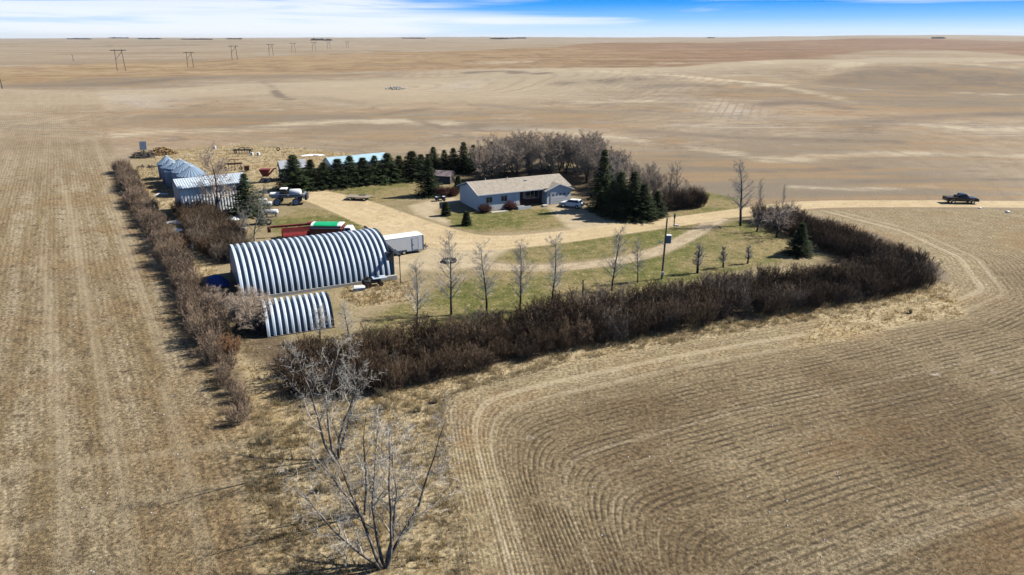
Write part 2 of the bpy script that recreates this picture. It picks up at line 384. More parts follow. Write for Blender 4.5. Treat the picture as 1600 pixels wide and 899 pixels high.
WEEDS = poly((372, 700), (440, 690), (500, 720), (560, 760), (560, 860), (520, 950), (415, 950), (390, 800))
LITTER = [poly((440, 605), (470, 575), (560, 575), (650, 545), (800, 512), (950, 488), (1100, 462), (1240, 432), (1300, 400), (1200, 350), (1180, 335), (1240, 332), (1330, 358), (1420, 385), (1470, 420), (1465, 440), (1300, 470), (1100, 500), (900, 537), (750, 575), (640, 602), (540, 612)),
          poly((185, 262), (200, 265), (235, 320), (275, 385), (310, 450), (345, 520), (380, 590), (400, 660), (380, 660), (340, 570), (300, 490), (255, 405), (215, 335)),
          poly((290, 320), (345, 320), (390, 350), (365, 395), (340, 415), (310, 360)),
          poly((330, 445), (420, 430), (430, 520), (480, 545), (430, 580), (380, 560), (350, 500)),
          poly((690, 345 - 60), (760, 265), (925, 262), (1010, 300), (1090, 322), (1040, 334), (930, 335), (900, 300), (760, 288)),
          poly((455, 300), (660, 281), (650, 268), (455, 280))]
TALL = [poly((366, 690), (412, 640), (430, 610), (540, 615), (640, 606), (750, 578), (900, 541), (1100, 505), (1300, 474), (1478, 440), (1490, 452), (1480, 470), (1400, 476), (1200, 512), (1000, 545), (800, 585), (705, 618), (690, 660), (698, 760), (730, 950), (412, 950), (386, 800)),
        poly((195, 262), (240, 262), (300, 318), (340, 410), (340, 445), (420, 575), (440, 605), (400, 665), (360, 560), (300, 440), (240, 330)),
        poly((210, 240), (300, 232), (380, 226), (470, 232), (640, 250), (660, 262), (455, 285), (400, 290), (330, 275), (240, 250)),
        poly((545, 440), (612, 434), (640, 440), (650, 470), (560, 480), (530, 465)),
        poly((1280, 500), (1440, 460), (1500, 470), (1510, 495), (1420, 505), (1330, 530), (1240, 540))]
RFIELD = poly((692, 618), (800, 583), (1000, 543), (1200, 510), (1400, 475), (1490, 462), (1480, 425), (1420, 385), (1330, 350), (1240, 330), (1400, 326), (1900, 330), (2600, 420), (2600, 1100), (760, 1100), (716, 900), (700, 760))
LFIELD = poly((-900, 140), (150, 140), (185, 262), (240, 370), (300, 490), (340, 575), (380, 665), (372, 720), (392, 790), (420, 950), (450, 1200), (-1500, 1200), (-2500, 300))
BROWN = [poly((-300, 142), (0, 134), (200, 124), (400, 116.5), (600, 112), (720, 111.5), (900, 108), (1000, 111), (1230, 103), (1390, 92), (1700, 101), (1900, 100), (1900, 74), (1400, 72), (1100, 73), (900, 78), (600, 88), (300, 99), (0, 107), (-300, 110))]
PALE = [poly((138, 158), (170, 152), (270, 158), (315, 166), (290, 176), (150, 175)), poly((1065, 178), (1120, 168), (1190, 178), (1215, 192), (1120, 195)),
        poly((780, 185), (830, 180), (835, 192), (790, 194)), poly((660, 150), (760, 147), (770, 158), (690, 160))]
ORANGE = [poly((690, 660), (760, 650), (775, 800), (800, 950), (740, 950), (705, 800)), poly((1530, 360), (1640, 350), (1640, 400), (1560, 392)), poly((1260, 184), (1330, 180), (1345, 190), (1270, 193)),
          poly((1200, 700), (1330, 650), (1440, 660), (1350, 740), (1250, 760)), poly((1480, 800), (1650, 760), (1650, 950), (1450, 900)), poly((20, 590), (110, 580), (140, 640), (60, 650))]

MARKS = [  # far hill shading painted as pale crests and dark hollows, plus slough and track tones: sight points, half width in metres, strength
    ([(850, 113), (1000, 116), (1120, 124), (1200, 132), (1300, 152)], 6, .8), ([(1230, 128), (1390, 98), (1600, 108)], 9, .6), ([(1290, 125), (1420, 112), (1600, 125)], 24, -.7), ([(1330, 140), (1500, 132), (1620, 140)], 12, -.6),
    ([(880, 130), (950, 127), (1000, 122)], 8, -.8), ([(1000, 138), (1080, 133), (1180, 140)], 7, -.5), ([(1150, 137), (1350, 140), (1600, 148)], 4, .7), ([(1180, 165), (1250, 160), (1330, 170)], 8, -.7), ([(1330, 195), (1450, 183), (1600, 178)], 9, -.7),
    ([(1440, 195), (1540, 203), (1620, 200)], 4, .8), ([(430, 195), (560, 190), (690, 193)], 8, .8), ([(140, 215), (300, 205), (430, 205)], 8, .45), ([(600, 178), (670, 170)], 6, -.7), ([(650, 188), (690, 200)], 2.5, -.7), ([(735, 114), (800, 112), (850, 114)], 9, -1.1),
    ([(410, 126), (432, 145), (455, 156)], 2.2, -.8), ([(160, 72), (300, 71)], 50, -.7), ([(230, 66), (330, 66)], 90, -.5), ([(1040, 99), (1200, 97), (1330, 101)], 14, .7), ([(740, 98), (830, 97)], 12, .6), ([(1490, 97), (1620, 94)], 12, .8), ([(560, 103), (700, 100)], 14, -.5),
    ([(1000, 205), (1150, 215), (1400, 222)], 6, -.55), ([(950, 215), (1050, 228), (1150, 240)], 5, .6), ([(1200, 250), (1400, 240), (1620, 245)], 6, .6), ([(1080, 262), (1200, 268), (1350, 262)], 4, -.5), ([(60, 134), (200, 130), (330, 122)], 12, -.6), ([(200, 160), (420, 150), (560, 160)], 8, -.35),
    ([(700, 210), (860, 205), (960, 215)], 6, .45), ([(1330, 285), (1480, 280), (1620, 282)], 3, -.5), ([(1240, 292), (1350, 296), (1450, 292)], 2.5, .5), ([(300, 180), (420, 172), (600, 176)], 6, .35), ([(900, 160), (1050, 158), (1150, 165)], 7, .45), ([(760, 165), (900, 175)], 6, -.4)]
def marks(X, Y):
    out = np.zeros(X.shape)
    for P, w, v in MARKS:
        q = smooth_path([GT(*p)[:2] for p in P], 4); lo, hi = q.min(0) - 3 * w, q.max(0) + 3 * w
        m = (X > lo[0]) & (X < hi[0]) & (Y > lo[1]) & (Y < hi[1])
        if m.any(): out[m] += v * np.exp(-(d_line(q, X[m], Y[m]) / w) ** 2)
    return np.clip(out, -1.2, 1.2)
def ramp(d, w): return np.clip(0.5 - d / (2 * w), 0, 1)
def union(polys, X, Y): return np.minimum.reduce([sd_poly(P, X, Y) for P in polys])

def axis_pts(lo, hi, step, far, grow):
    c = np.arange(lo, hi + 1e-6, step); out = [c]
    s = step; p = hi; r = []
    while p < far: s *= grow; p += s; r.append(p)
    s = step; p = lo; l = []
    while p > -far: s *= grow; p -= s; l.append(p)
    return np.concatenate([np.array(l[::-1]), c, np.array(r)])
ys = [np.arange(28, 215, .45)]; s, p, r = .45, 215.0, []
while p < 13500: s = min(s * 1.035, 160); p += s; r.append(p)
ys = np.concatenate([np.array([-260, -140, -70, -30, 0, 14, 22]), ys[0], np.array(r)])
xs = axis_pts(-112, 112, .5, 11000, 1.075)
nx, ny = len(xs), len(ys)
X, Y = np.meshgrid(xs, ys); Z = terr(X, Y)
dist = np.hypot(X, Y)
near = (np.abs(X) < 400) & (Y < 420)
def near_only(fn):
    out = np.full(X.shape, 1e3); out[near] = fn(X[near], Y[near]); return out
road_p = smooth_path([(*G(a, b), w) for a, b, w in ROAD])
sd_road = near_only(lambda x, y: d_line(road_p[:, :2], x, y, road_p[:, 2]))
sd_yard = near_only(lambda x, y: union(YARDS, x, y))
trk = smooth_path([G(*p) for p in TRACK])
sd_track = near_only(lambda x, y: d_line(trk, x, y) - 1.45)
ft = smooth_path([G(*p) for p in FOOT]); sd_foot = near_only(lambda x, y: np.minimum.reduce([d_line(ft, x, y) - .28] + [d_line(smooth_path([G(*p) for p in c_]), x, y) - .5 for c_ in CROSS]))
sd_lawn = near_only(lambda x, y: union(LAWNS, x, y))
sd_lit = near_only(lambda x, y: union(LITTER, x, y))
sd_tall = near_only(lambda x, y: union(TALL, x, y))
sd_rf = near_only(lambda x, y: sd_poly(RFIELD, x, y))
sd_lf = sd_poly(LFIELD, X, Y)
sd_br = union(BROWN, X, Y); sd_pale = union(PALE, X, Y); sd_or = union(ORANGE, X, Y)
YDP = poly((190, 265), (300, 470), (390, 650), (450, 600), (700, 575), (1000, 525), (1440, 442), (1400, 400), (1240, 335), (1160, 322), (1060, 296), (930, 255), (640, 245), (220, 235))
sd_ydp = near_only(lambda x, y: sd_poly(YDP, x, y))
sd_gravel = np.minimum(sd_road, sd_yard)
# seed rows of the right field: offset curves round the belt and the grassy corner
def rows(x, y):
    left = [G(770, 1150), G(742, 899), G(712, 760), G(690, 640)]
    top = [G(640, 612), G(800, 570), G(1000, 530), G(1200, 498), G(1400, 462), G(1462, 440), G(1440, 400), G(1370, 365), G(1240, 330)]
    a = d_line(np.array(left), x, y) * 2.3; b = d_line(np.array(top), x, y); k = 7.0
    h = np.clip(.5 + .5 * (b - a) / k, 0, 1)
    return b * (1 - h) + a * h - k * h * (1 - h)
rowd = near_only(rows)

def ground_material():
    t = NT('prairie_ground'); p = t.pos()
    n_big = t.noise(p, .011, 4); n_mid = t.noise(p, .07, 5, .6); n_sm = t.noise(p, .55, 5, .65); n_fine = t.noise(p, 3.2, 5, .7); n_xf = t.noise(p, 11, 3, .7)
    jit = t.math('ADD', t.math('MULTIPLY', t.math('SUBTRACT', n_sm, .5), 1.2), t.math('MULTIPLY', t.math('SUBTRACT', n_fine, .5), .9))
    def mask(name, w=.10, j=.35):
        v = t.math('ADD', t.attr(name), t.math('MULTIPLY', jit, j)); return t.rng(v, .5 - w, .5 + w)
    def sp(v, a, b, lo, hi):       # speckle multiplier as grey colour
        f = t.rng(v, a, b, lo, hi, False); return t.n('ShaderNodeCombineXYZ', X=f, Y=f, Z=f).outputs[0]
    # far stubble: grey beige with long soft bands
    pb = t.mapv(p, (.0035, .02, 1)); nb = t.noise(pb, 1.0, 6, .6, .8)
    pc = t.mapv(p, (.09, .22, 1), rot=(0, 0, .25)); nc = t.noise(pc, 1.0, 6, .65, .8)
    col = t.mix(t.rng(nb, .35, .65), (.345, .27, .18), (.25, .20, .145))
    col = t.mix(t.rng(n_big, .42, .64, 0, .75), col, (.31, .22, .135))
    col = t.mix(t.rng(nc, .5, .7, 0, .6), col, (.185, .145, .11))
    nd = t.noise(t.mapv(p, (.012, .09, 1), rot=(0, 0, -.12)), 1.0, 5, .5, 1.2); col = t.mix(t.rng(nd, .52, .74, 0, .6), col, (.45, .385, .305)); col = t.mix(t.rng(nd, .44, .28, 0, .5), col, (.23, .18, .135)); ne = t.noise(t.mapv(p, (.006, .011, 1), rot=(0, 0, .5)), 1.0, 4, .5, 1.5); col = t.mix(t.rng(ne, .5, .66, 0, .6), col, (.29, .245, .185)); col = t.mix(t.rng(ne, .46, .32, 0, .4), col, (.37, .285, .185))
    col = t.mix(t.rng(nb, .58, .72, 0, .55), col, (.46, .40, .33))
    nfar = t.noise(t.mapv(p, (.0009, .0045, 1)), 1.0, 6, .62)
    far = t.mix(t.rng(nfar, .36, .64), (.25, .19, .12), (.36, .30, .225))
    far = t.mix(t.rng(nfar, .60, .70, 0, .7), far, (.19, .155, .12))
    nt1 = t.noise(p, .035, 9, .78, .4); nt2 = t.noise(t.mapv(p, (1, 1.6, 1), rot=(0, 0, .2)), .16, 7, .75)
    col = t.mix(t.rng(nt1, .50, .66, 0, .75), col, (.43, .355, .25)); col = t.mix(t.rng(nt1, .48, .36, 0, .75), col, (.185, .145, .108))
    col = t.mix(t.rng(nt2, .52, .68, 0, .55), col, (.40, .33, .245)); col = t.mix(t.rng(nt2, .46, .32, 0, .6), col, (.15, .115, .08))
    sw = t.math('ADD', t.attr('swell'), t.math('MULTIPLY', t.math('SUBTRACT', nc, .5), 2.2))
    col = t.mix(t.rng(sw, .2, 2.2, 0, .6), col, (.43, .36, .255))          # rises coloured paler, so the relief is put into the colour
    col = t.mix(t.rng(sw, -.3, -2.2, 0, .72), col, (.185, .152, .112))        # hollows coloured darker, following the same relief
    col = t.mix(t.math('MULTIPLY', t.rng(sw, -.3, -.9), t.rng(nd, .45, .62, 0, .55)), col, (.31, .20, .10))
    dcam = t.n('ShaderNodeVectorMath', operation='LENGTH'); t.t.links.new(p, dcam.inputs[0])
    col = t.mix(t.rng(dcam.outputs['Value'], 800, 1500), col, far)
    # brown fallow band
    bl = t.rng(t.n('ShaderNodeSeparateXYZ', Vector=p).outputs['X'], -160, 380)
    bcol = t.mix(t.rng(nb, .32, .68), t.mix(bl, (.27, .175, .085), (.17, .095, .06)), t.mix(bl, (.37, .27, .155), (.30, .19, .115)))
    bcol = t.mix(t.rng(nfar, .55, .7, 0, .75), bcol, (.38, .31, .235))
    col = t.mix(t.rng(t.math('ADD', t.attr('brown'), t.math('MULTIPLY', t.math('SUBTRACT', nb, .5), 1.6)), .35, .8, 0, .85), col, t.mix(t.rng(nt1, .56, .40, 0, .6), bcol, (.16, .105, .068)))
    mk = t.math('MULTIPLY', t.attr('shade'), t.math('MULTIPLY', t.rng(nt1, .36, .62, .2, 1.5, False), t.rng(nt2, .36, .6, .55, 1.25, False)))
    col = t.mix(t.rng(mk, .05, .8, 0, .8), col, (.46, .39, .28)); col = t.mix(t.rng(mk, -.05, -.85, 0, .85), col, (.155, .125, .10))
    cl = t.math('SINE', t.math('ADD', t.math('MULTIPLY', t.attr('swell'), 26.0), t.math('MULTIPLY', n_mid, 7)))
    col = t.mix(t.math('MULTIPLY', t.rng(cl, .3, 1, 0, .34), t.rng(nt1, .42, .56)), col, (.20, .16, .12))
    # pale dried slough with machine tracks
    st = t.math('SINE', t.math('MULTIPLY', t.n('ShaderNodeSeparateXYZ', Vector=t.mapv(p, (1, 1, 1), rot=(0, 0, .35))).outputs['X'], 1.9))
    pcol = t.mix(t.rng(t.math('ADD', st, t.math('MULTIPLY', n_mid, 1.2)), .9, 1.6), (.46, .41, .345), (.27, .225, .175))
    col = t.mix(t.math('MULTIPLY', t.rng(t.math('ADD', t.attr('pale'), t.math('MULTIPLY', t.math('SUBTRACT', nc, .5), 1.3)), .45, .9), .6), col, pcol)
    # left stubble field: straw bands along the drill direction
    a0 = math.radians(31.5)
    pl = t.mapv(p, (1, 1, 1), rot=(0, 0, -a0)); 
    ps = t.mapv(pl, (.42, .022, 1)); ns = t.noise(ps, 1.0, 5, .6, .3)
    ps2 = t.mapv(pl, (2.6, .35, 1)); ns2 = t.noise(ps2, 1.0, 4, .6)
    lx = t.n('ShaderNodeSeparateXYZ', Vector=pl).outputs['X']
    wl = t.math('SINE', t.math('ADD', t.math('MULTIPLY', lx, 2 * math.pi / .62), t.math('MULTIPLY', n_sm, 5.0)))
    lf = t.mix(t.rng(ns, .38, .62), (.215, .16, .088), (.33, .27, .178))
    lf = t.mix(t.rng(n_mid, .44, .62, 0, .75), lf, (.25, .172, .09))
    lf = t.mix(t.rng(n_big, .5, .62, 0, .5), lf, (.23, .19, .135))
    nm = t.noise(t.mapv(pl, (1.0, .55, 1), rot=(0, 0, .6)), 1.0, 6, .72, .5)
    lf = t.mix(t.rng(nm, .49, .36, 0, .85), lf, (.10, .074, .047))
    lf = t.mix(t.rng(nm, .54, .70, 0, .6), lf, (.40, .325, .205))
    lf = t.mix(t.rng(ns2, .5, .75, 0, .45), lf, (.13, .095, .06))
    lf = t.mix(t.math('MULTIPLY', t.rng(wl, .1, .9, 0, .35), t.rng(n_mid, .4, .55)), lf, (.14, .10, .06))
    lf = t.mix(1.0, lf, sp(n_fine, .39, .61, .5, 1.4), 'MULTIPLY')
    lf = t.mix(t.rng(dcam.outputs['Value'], 130, 330, 0, .7), lf, col)
    m_lf = mask('leftfield', .2)
    col = t.mix(1.0, col, sp(n_fine, .39, .61, .78, 1.18), 'MULTIPLY')
    col = t.mix(m_lf, col, lf)
    # right field: offset seed rows
    rd = t.attr('rowd')
    wob = t.math('ADD', t.math('MULTIPLY', t.math('SUBTRACT', n_sm, .5), .16), t.math('MULTIPLY', t.math('SUBTRACT', n_fine, .5), .14))
    ph = t.math('ADD', rd, wob)
    w1 = t.math('SINE', t.math('MULTIPLY', ph, 2 * math.pi / .66))
    w2 = t.math('SINE', t.math('ADD', t.math('MULTIPLY', ph, 2 * math.pi / 3.9), t.math('MULTIPLY', n_mid, 3)))
    nrow = t.noise(t.n('ShaderNodeCombineXYZ', X=t.math('MULTIPLY', rd, .55), Y=n_big, Z=t.math('MULTIPLY', n_mid, .8)).outputs[0], 1.0, 4, .7)
    rf = t.mix(t.rng(n_mid, .36, .64), (.155, .112, .064), (.24, .187, .113))
    rf = t.mix(t.rng(nrow, .5, .68, 0, .75), rf, (.30, .245, .165))
    rf = t.mix(t.rng(n_big, .5, .66, 0, .5), rf, (.165, .10, .052))
    rowfade = t.rng(n_mid, .3, .55, .8, 1.0)
    brk = t.rng(t.noise(p, .3, 5, .7, .8), .38, .56, .1, 1.0)
    rowv = t.math('ADD', w1, t.math('ADD', t.math('MULTIPLY', w2, .2), t.math('MULTIPLY', t.math('SUBTRACT', n_fine, .5), 1.3)))
    rf = t.mix(t.math('MULTIPLY', t.math('MULTIPLY', t.rng(rowv, .0, 1.0, 0, .78), rowfade), brk), rf, (.05, .037, .025))
    nq = t.noise(p, 1.4, 6, .75); rf = t.mix(t.rng(nq, .47, .33, 0, .6), rf, (.085, .062, .042)); rf = t.mix(t.rng(nq, .55, .7, 0, .5), rf, (.36, .29, .19))
    rf = t.mix(1.0, rf, sp(n_fine, .39, .61, .5, 1.45), 'MULTIPLY')
    npt = t.noise(p, .16, 5, .6); rf = t.mix(t.math('MULTIPLY', t.rng(npt, .66, .72), t.rng(n_fine, .4, .6, .2, .9)), rf, (.44, .385, .32))
    m_rf = mask('rightfield', .12)
    col = t.mix(m_rf, col, rf)
    headl = t.rng(t.math('ADD', rd, t.math('MULTIPLY', jit, 4)), 4.5, 12.0, .8, 0)
    yfar = t.math('MULTIPLY', t.rng(t.n('ShaderNodeSeparateXYZ', Vector=p).outputs['Y'], 80, 108), .7)
    headl = t.math('MAXIMUM', headl, yfar)     # untilled headland next to the belt
    hcol = t.mix(t.rng(n_sm, .35, .65), (.36, .295, .18), (.27, .215, .13))
    hcol = t.mix(t.rng(nq, .46, .32, 0, .6), hcol, (.13, .095, .06)); hcol = t.mix(t.rng(n_mid, .47, .64, 0, .7), hcol, (.25, .165, .09)); hcol = t.mix(t.math('MULTIPLY', t.rng(rowv, .2, 1.2, 0, .45), brk), hcol, (.14, .105, .065)); hcol = t.mix(1.0, hcol, sp(n_fine, .39, .61, .55, 1.4), 'MULTIPLY')
    col = t.mix(t.math('MULTIPLY', headl, m_rf), col, hcol)
    swt = t.math('SINE', t.math('MULTIPLY', t.math('ADD', rd, t.math('MULTIPLY', n_sm, .35)), 2 * math.pi / 2.3))
    swa = t.math('MULTIPLY', t.math('MULTIPLY', t.rng(swt, .1, .95), t.rng(t.math('ADD', rd, t.math('MULTIPLY', n_mid, 6)), 13, 8)), t.rng(rd, 3.0, 4.5))
    col = t.mix(t.math('MULTIPLY', t.math('MULTIPLY', swa, m_rf), t.rng(n_fine, .3, .6, .35, .8)), col, (.43, .355, .24))
    # rough yard ground
    yard = t.mix(t.rng(n_sm, .35, .65), (.27, .215, .125), (.20, .165, .085))
    yard = t.mix(t.rng(n_mid, .4, .65, 0, .7), yard, (.33, .26, .165))
    yard = t.mix(1.0, yard, sp(n_fine, .39, .61, .75, 1.2), 'MULTIPLY')
    col = t.mix(mask('yard', .2), col, yard)
    # lawns
    lw = t.mix(t.rng(n_sm, .36, .64), (.105, .112, .034), (.175, .158, .058))
    lw = t.mix(t.rng(n_mid, .42, .58, 0, .85), lw, (.265, .205, .105))
    lw = t.mix(t.rng(n_fine, .5, .8, 0, .6), lw, (.07, .085, .022))
    nl = t.noise(p, .8, 7, .78); lw = t.mix(t.rng(nl, .49, .37, 0, .85), lw, (.075, .08, .026)); lw = t.mix(t.rng(nl, .53, .64, 0, .8), lw, (.31, .245, .13)); lw = t.mix(1.0, lw, sp(n_fine, .39, .61, .7, 1.25), 'MULTIPLY')
    col = t.mix(mask('lawn', .2), col, lw)
    # tall dry grass ground
    tg = t.mix(t.rng(n_sm, .35, .62), (.26, .195, .105), (.45, .36, .22))
    tg = t.mix(t.rng(n_mid, .5, .66, 0, .6), tg, (.33, .23, .11)); tg = t.mix(t.rng(nq, .54, .68, 0, .7), tg, (.50, .42, .29))
    tg = t.mix(1.0, tg, sp(n_fine, .39, .61, .6, 1.3), 'MULTIPLY')
    col = t.mix(mask('tallgrass', .2), col, tg)
    orc = t.mix(t.rng(n_fine, .35, .65), (.30, .165, .06), (.18, .10, .045))
    col = t.mix(t.math('MULTIPLY', t.rng(t.math('ADD', t.attr('orange'), t.math('MULTIPLY', jit, .9)), .4, .95), .26), col, orc)
    # leaf litter
    lt = t.mix(t.rng(n_sm, .35, .65), (.085, .062, .042), (.15, .11, .07))
    lt = t.mix(1.0, lt, sp(n_fine, .39, .61, .6, 1.3), 'MULTIPLY')
    col = t.mix(t.math('MULTIPLY', mask('litter', .25), .85), col, lt)
    # worn grey track, foot path
    tr = t.mix(t.rng(n_sm, .35, .65), (.44, .355, .245), (.32, .255, .165))
    tr = t.mix(1.0, tr, sp(n_fine, .39, .61, .75, 1.2), 'MULTIPLY')
    col = t.mix(mask('track', .22, .5), col, tr)
    col = t.mix(t.math('MULTIPLY', mask('foot', .3, .6), .5), col, t.mix(t.rng(n_fine, .35, .65), (.42, .345, .235), (.30, .24, .155)))
    # sandy gravel
    gr = t.mix(t.rng(n_mid, .35, .65), (.47, .365, .215), (.53, .42, .265))
    gr = t.mix(t.rng(n_sm, .42, .7, 0, .55), gr, (.39, .305, .19))
    wt = t.math('SINE', t.math('MULTIPLY', t.attr('roadd'), 2 * math.pi / 1.75))
    gr = t.mix(t.math('MULTIPLY', t.rng(wt, 0, .9, 0, .4), t.rng(n_sm, .3, .6)), gr, (.40, .30, .17))
    ng = t.noise(p, .45, 6, .7, 1.0); gr = t.mix(t.rng(ng, .5, .68, 0, .7), gr, (.34, .26, .16)); gr = t.mix(t.rng(ng, .45, .32, 0, .6), gr, (.55, .455, .31)); gr = t.mix(1.0, gr, sp(n_fine, .39, .61, .8, 1.15), 'MULTIPLY')
    yd = t.mix(t.rng(n_sm, .35, .65), (.39, .32, .215), (.46, .375, .25))
    yd = t.mix(t.rng(n_fine, .5, .75, 0, .5), yd, (.25, .20, .13)); yd = t.mix(t.rng(ng, .5, .68, 0, .7), yd, (.29, .225, .135))
    col = t.mix(mask('yardgravel', .25, .45), col, yd)
    col = t.mix(mask('road', .16, .25), col, gr)
    # relief
    rough = t.math('ADD', t.math('MULTIPLY', n_fine, .10), t.math('ADD', t.math('MULTIPLY', n_sm, .14), t.math('MULTIPLY', n_xf, .03)))
    rel = t.math('MULTIPLY', rough, t.rng(t.math('MAXIMUM', t.attr('road'), t.attr('track')), .3, .7, 1.0, .25))
    rel = t.math('ADD', rel, t.math('MULTIPLY', t.math('MULTIPLY', t.math('MULTIPLY', w1, brk), -.022), m_rf))
    rel = t.math('ADD', rel, t.math('MULTIPLY', t.math('MULTIPLY', wl, -.012), m_lf))
    return t.bsdf(col, .95, bump=rel, bstr=.75, bdist=1.0, spec=.1)
GMAT = ground_material()

def build_ground():
    relief = np.zeros_like(Z)
    V = np.stack([X, Y, Z + relief], -1).reshape(-1, 3)
    attrs = {'road': ramp(sd_road, 1.2), 'yardgravel': ramp(sd_yard, 2.0), 'track': ramp(sd_track, 1.0), 'foot': ramp(sd_foot, .8), 'lawn': ramp(sd_lawn, 2.0),
             'litter': ramp(sd_lit, 2.0), 'tallgrass': ramp(sd_tall, 2.5), 'rightfield': ramp(sd_rf, 1.5), 'leftfield': ramp(sd_lf, 3.0),
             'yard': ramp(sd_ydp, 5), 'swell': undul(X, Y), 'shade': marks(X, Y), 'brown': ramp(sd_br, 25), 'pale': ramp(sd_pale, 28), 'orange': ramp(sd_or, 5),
             'rowd': np.clip(rowd, -50, 400), 'roadd': np.clip(sd_road, -8, 8)}
    fi = np.arange((ny - 1) * (nx - 1)); r, c = fi // (nx - 1), fi % (nx - 1); b = r * nx + c
    FA = np.stack([b, b + 1, b + nx + 1, b + nx], -1)
    cen = lambda A: .25 * (A[:-1, :-1] + A[1:, :-1] + A[:-1, 1:] + A[1:, 1:]).ravel()
    kind = np.zeros(len(FA), int)
    kind[cen(sd_rf) < 0] = 4; kind[cen(sd_lawn) < 0] = 3; kind[cen(sd_track) < 0] = 2; kind[cen(sd_yard) < 0] = 5; kind[cen(sd_road) < 0] = 1
    names = {0: 'ground', 1: 'gravel_road', 2: 'gravel_track', 3: 'lawn', 4: 'stubble_field', 5: 'gravel_yard'}
    labels = {0: 'rolling dry prairie fields around the farmyard reaching the horizon', 1: 'sandy gravel road leading past the house into the farmyard', 2: 'worn grey gravel track curving through the lawn',
              3: 'patchy olive green and tan lawn around the house and drive', 4: 'brown stubble field with curved seed rows in front of the hedge', 5: 'sandy gravel parking ground beside the barn and garage'}
    for k, nm in names.items():
        fa = FA[kind == k]; u, inv = np.unique(fa, return_inverse=True)
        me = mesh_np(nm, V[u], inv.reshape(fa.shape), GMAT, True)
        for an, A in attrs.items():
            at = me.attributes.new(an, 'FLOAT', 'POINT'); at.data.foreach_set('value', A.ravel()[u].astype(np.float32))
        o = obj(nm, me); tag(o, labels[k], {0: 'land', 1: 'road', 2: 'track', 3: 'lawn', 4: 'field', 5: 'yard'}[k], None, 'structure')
build_ground()

# ------------------------------------------------------------------ plants: skeletons swept into thin tubes
def segs_mesh(name, segs, mat, n=3):
    A = np.array([np.r_[s[0], s[1], s[2], s[3]] for s in segs]); P, Q, r0, r1 = A[:, :3], A[:, 3:6], A[:, 6], A[:, 7]
    D = Q - P; D /= np.linalg.norm(D, axis=1, keepdims=True) + 1e-9
    ref = np.where(np.abs(D[:, 2:3]) < .9, np.array([[0, 0, 1.]]), np.array([[1., 0, 0]]))
    U = np.cross(D, ref); U /= np.linalg.norm(U, axis=1, keepdims=True) + 1e-9; Wv = np.cross(D, U)
    m = len(segs); V = np.zeros((m, 2 * n, 3))
    for i in range(n):
        a = 2 * math.pi * i / n; o = U * math.cos(a) + Wv * math.sin(a)
        V[:, i] = P + o * r0[:, None]; V[:, n + i] = Q + o * r1[:, None]
    Fc = []
    base = (np.arange(m) * 2 * n)[:, None]
    for i in range(n):
        j = (i + 1) % n; Fc.append(base + np.array([[i, j, n + j, n + i]]))
    return mesh_np(name, V.reshape(-1, 3), np.concatenate(Fc), mat, n > 4)
def norm(v): return v / (np.linalg.norm(v) + 1e-9)
def branch(rng, out, p, d, L, r, lev, P):
    n = P['n'][lev]; st = P['start'][lev]; az = rng.uniform(0, 6.28)
    for i in range(n):
        d = norm(d + rng.normal(0, P['wob'][lev], 3) + np.array([0, 0, P['up'][lev]]))
        q = p + d * (L / n); t = (i + 1) / n
        ra = max(r * (1 - .85 * i / n), P['rmin']); rb = max(r * (1 - .85 * t), P['rmin'] * .8)
        out[lev].append((p, q, ra, rb))
        if lev < P['lev'] and t > st:
            k = P['nb'][lev] / (n * (1 - st)); k = int(k) + (rng.random() < k - int(k))
            for _ in range(k):
                az += 2.4 + rng.normal(0, .4)
                a1 = norm(np.cross(d, np.array([0.3, .2, 1.]) if abs(d[2]) < .9 else np.array([1., 0, 0]))); a2 = np.cross(d, a1)
                ang = math.radians(P['ang'][lev]) * rng.uniform(.75, 1.25)
                cd = d * math.cos(ang) + (a1 * math.cos(az) + a2 * math.sin(az)) * math.sin(ang)
                cl = L * P['ratio'][lev] * (1 - P['taper'][lev] * t) * rng.uniform(.7, 1.2)
                s0 = p + (q - p) * rng.random()
                branch(rng, out, s0, cd, cl, max(rb * .5, P['rmin']), lev + 1, P)
        p = q
def skeleton(seed, H, r, P, stems=1, spread=0.0, lean=(0, 0)):
    rng = np.random.default_rng(seed); out = [[] for _ in range(P['lev'] + 1)]
    for k in range(stems):
        a = 6.283 * k / max(stems, 1) + rng.normal(0, .4); sp_ = spread * rng.uniform(.5, 1.15)
        d = norm(np.array([math.cos(a) * sp_ + lean[0], math.sin(a) * sp_ + lean[1], 1.0]))
        b = np.array([math.cos(a), math.sin(a), 0]) * (.12 if stems > 1 else 0) * H * .12
        branch(rng, out, b + np.array([0, 0, -.1]), d, H * (rng.uniform(.8, 1.05) if stems > 1 else 1), r, 0, P)
    return out
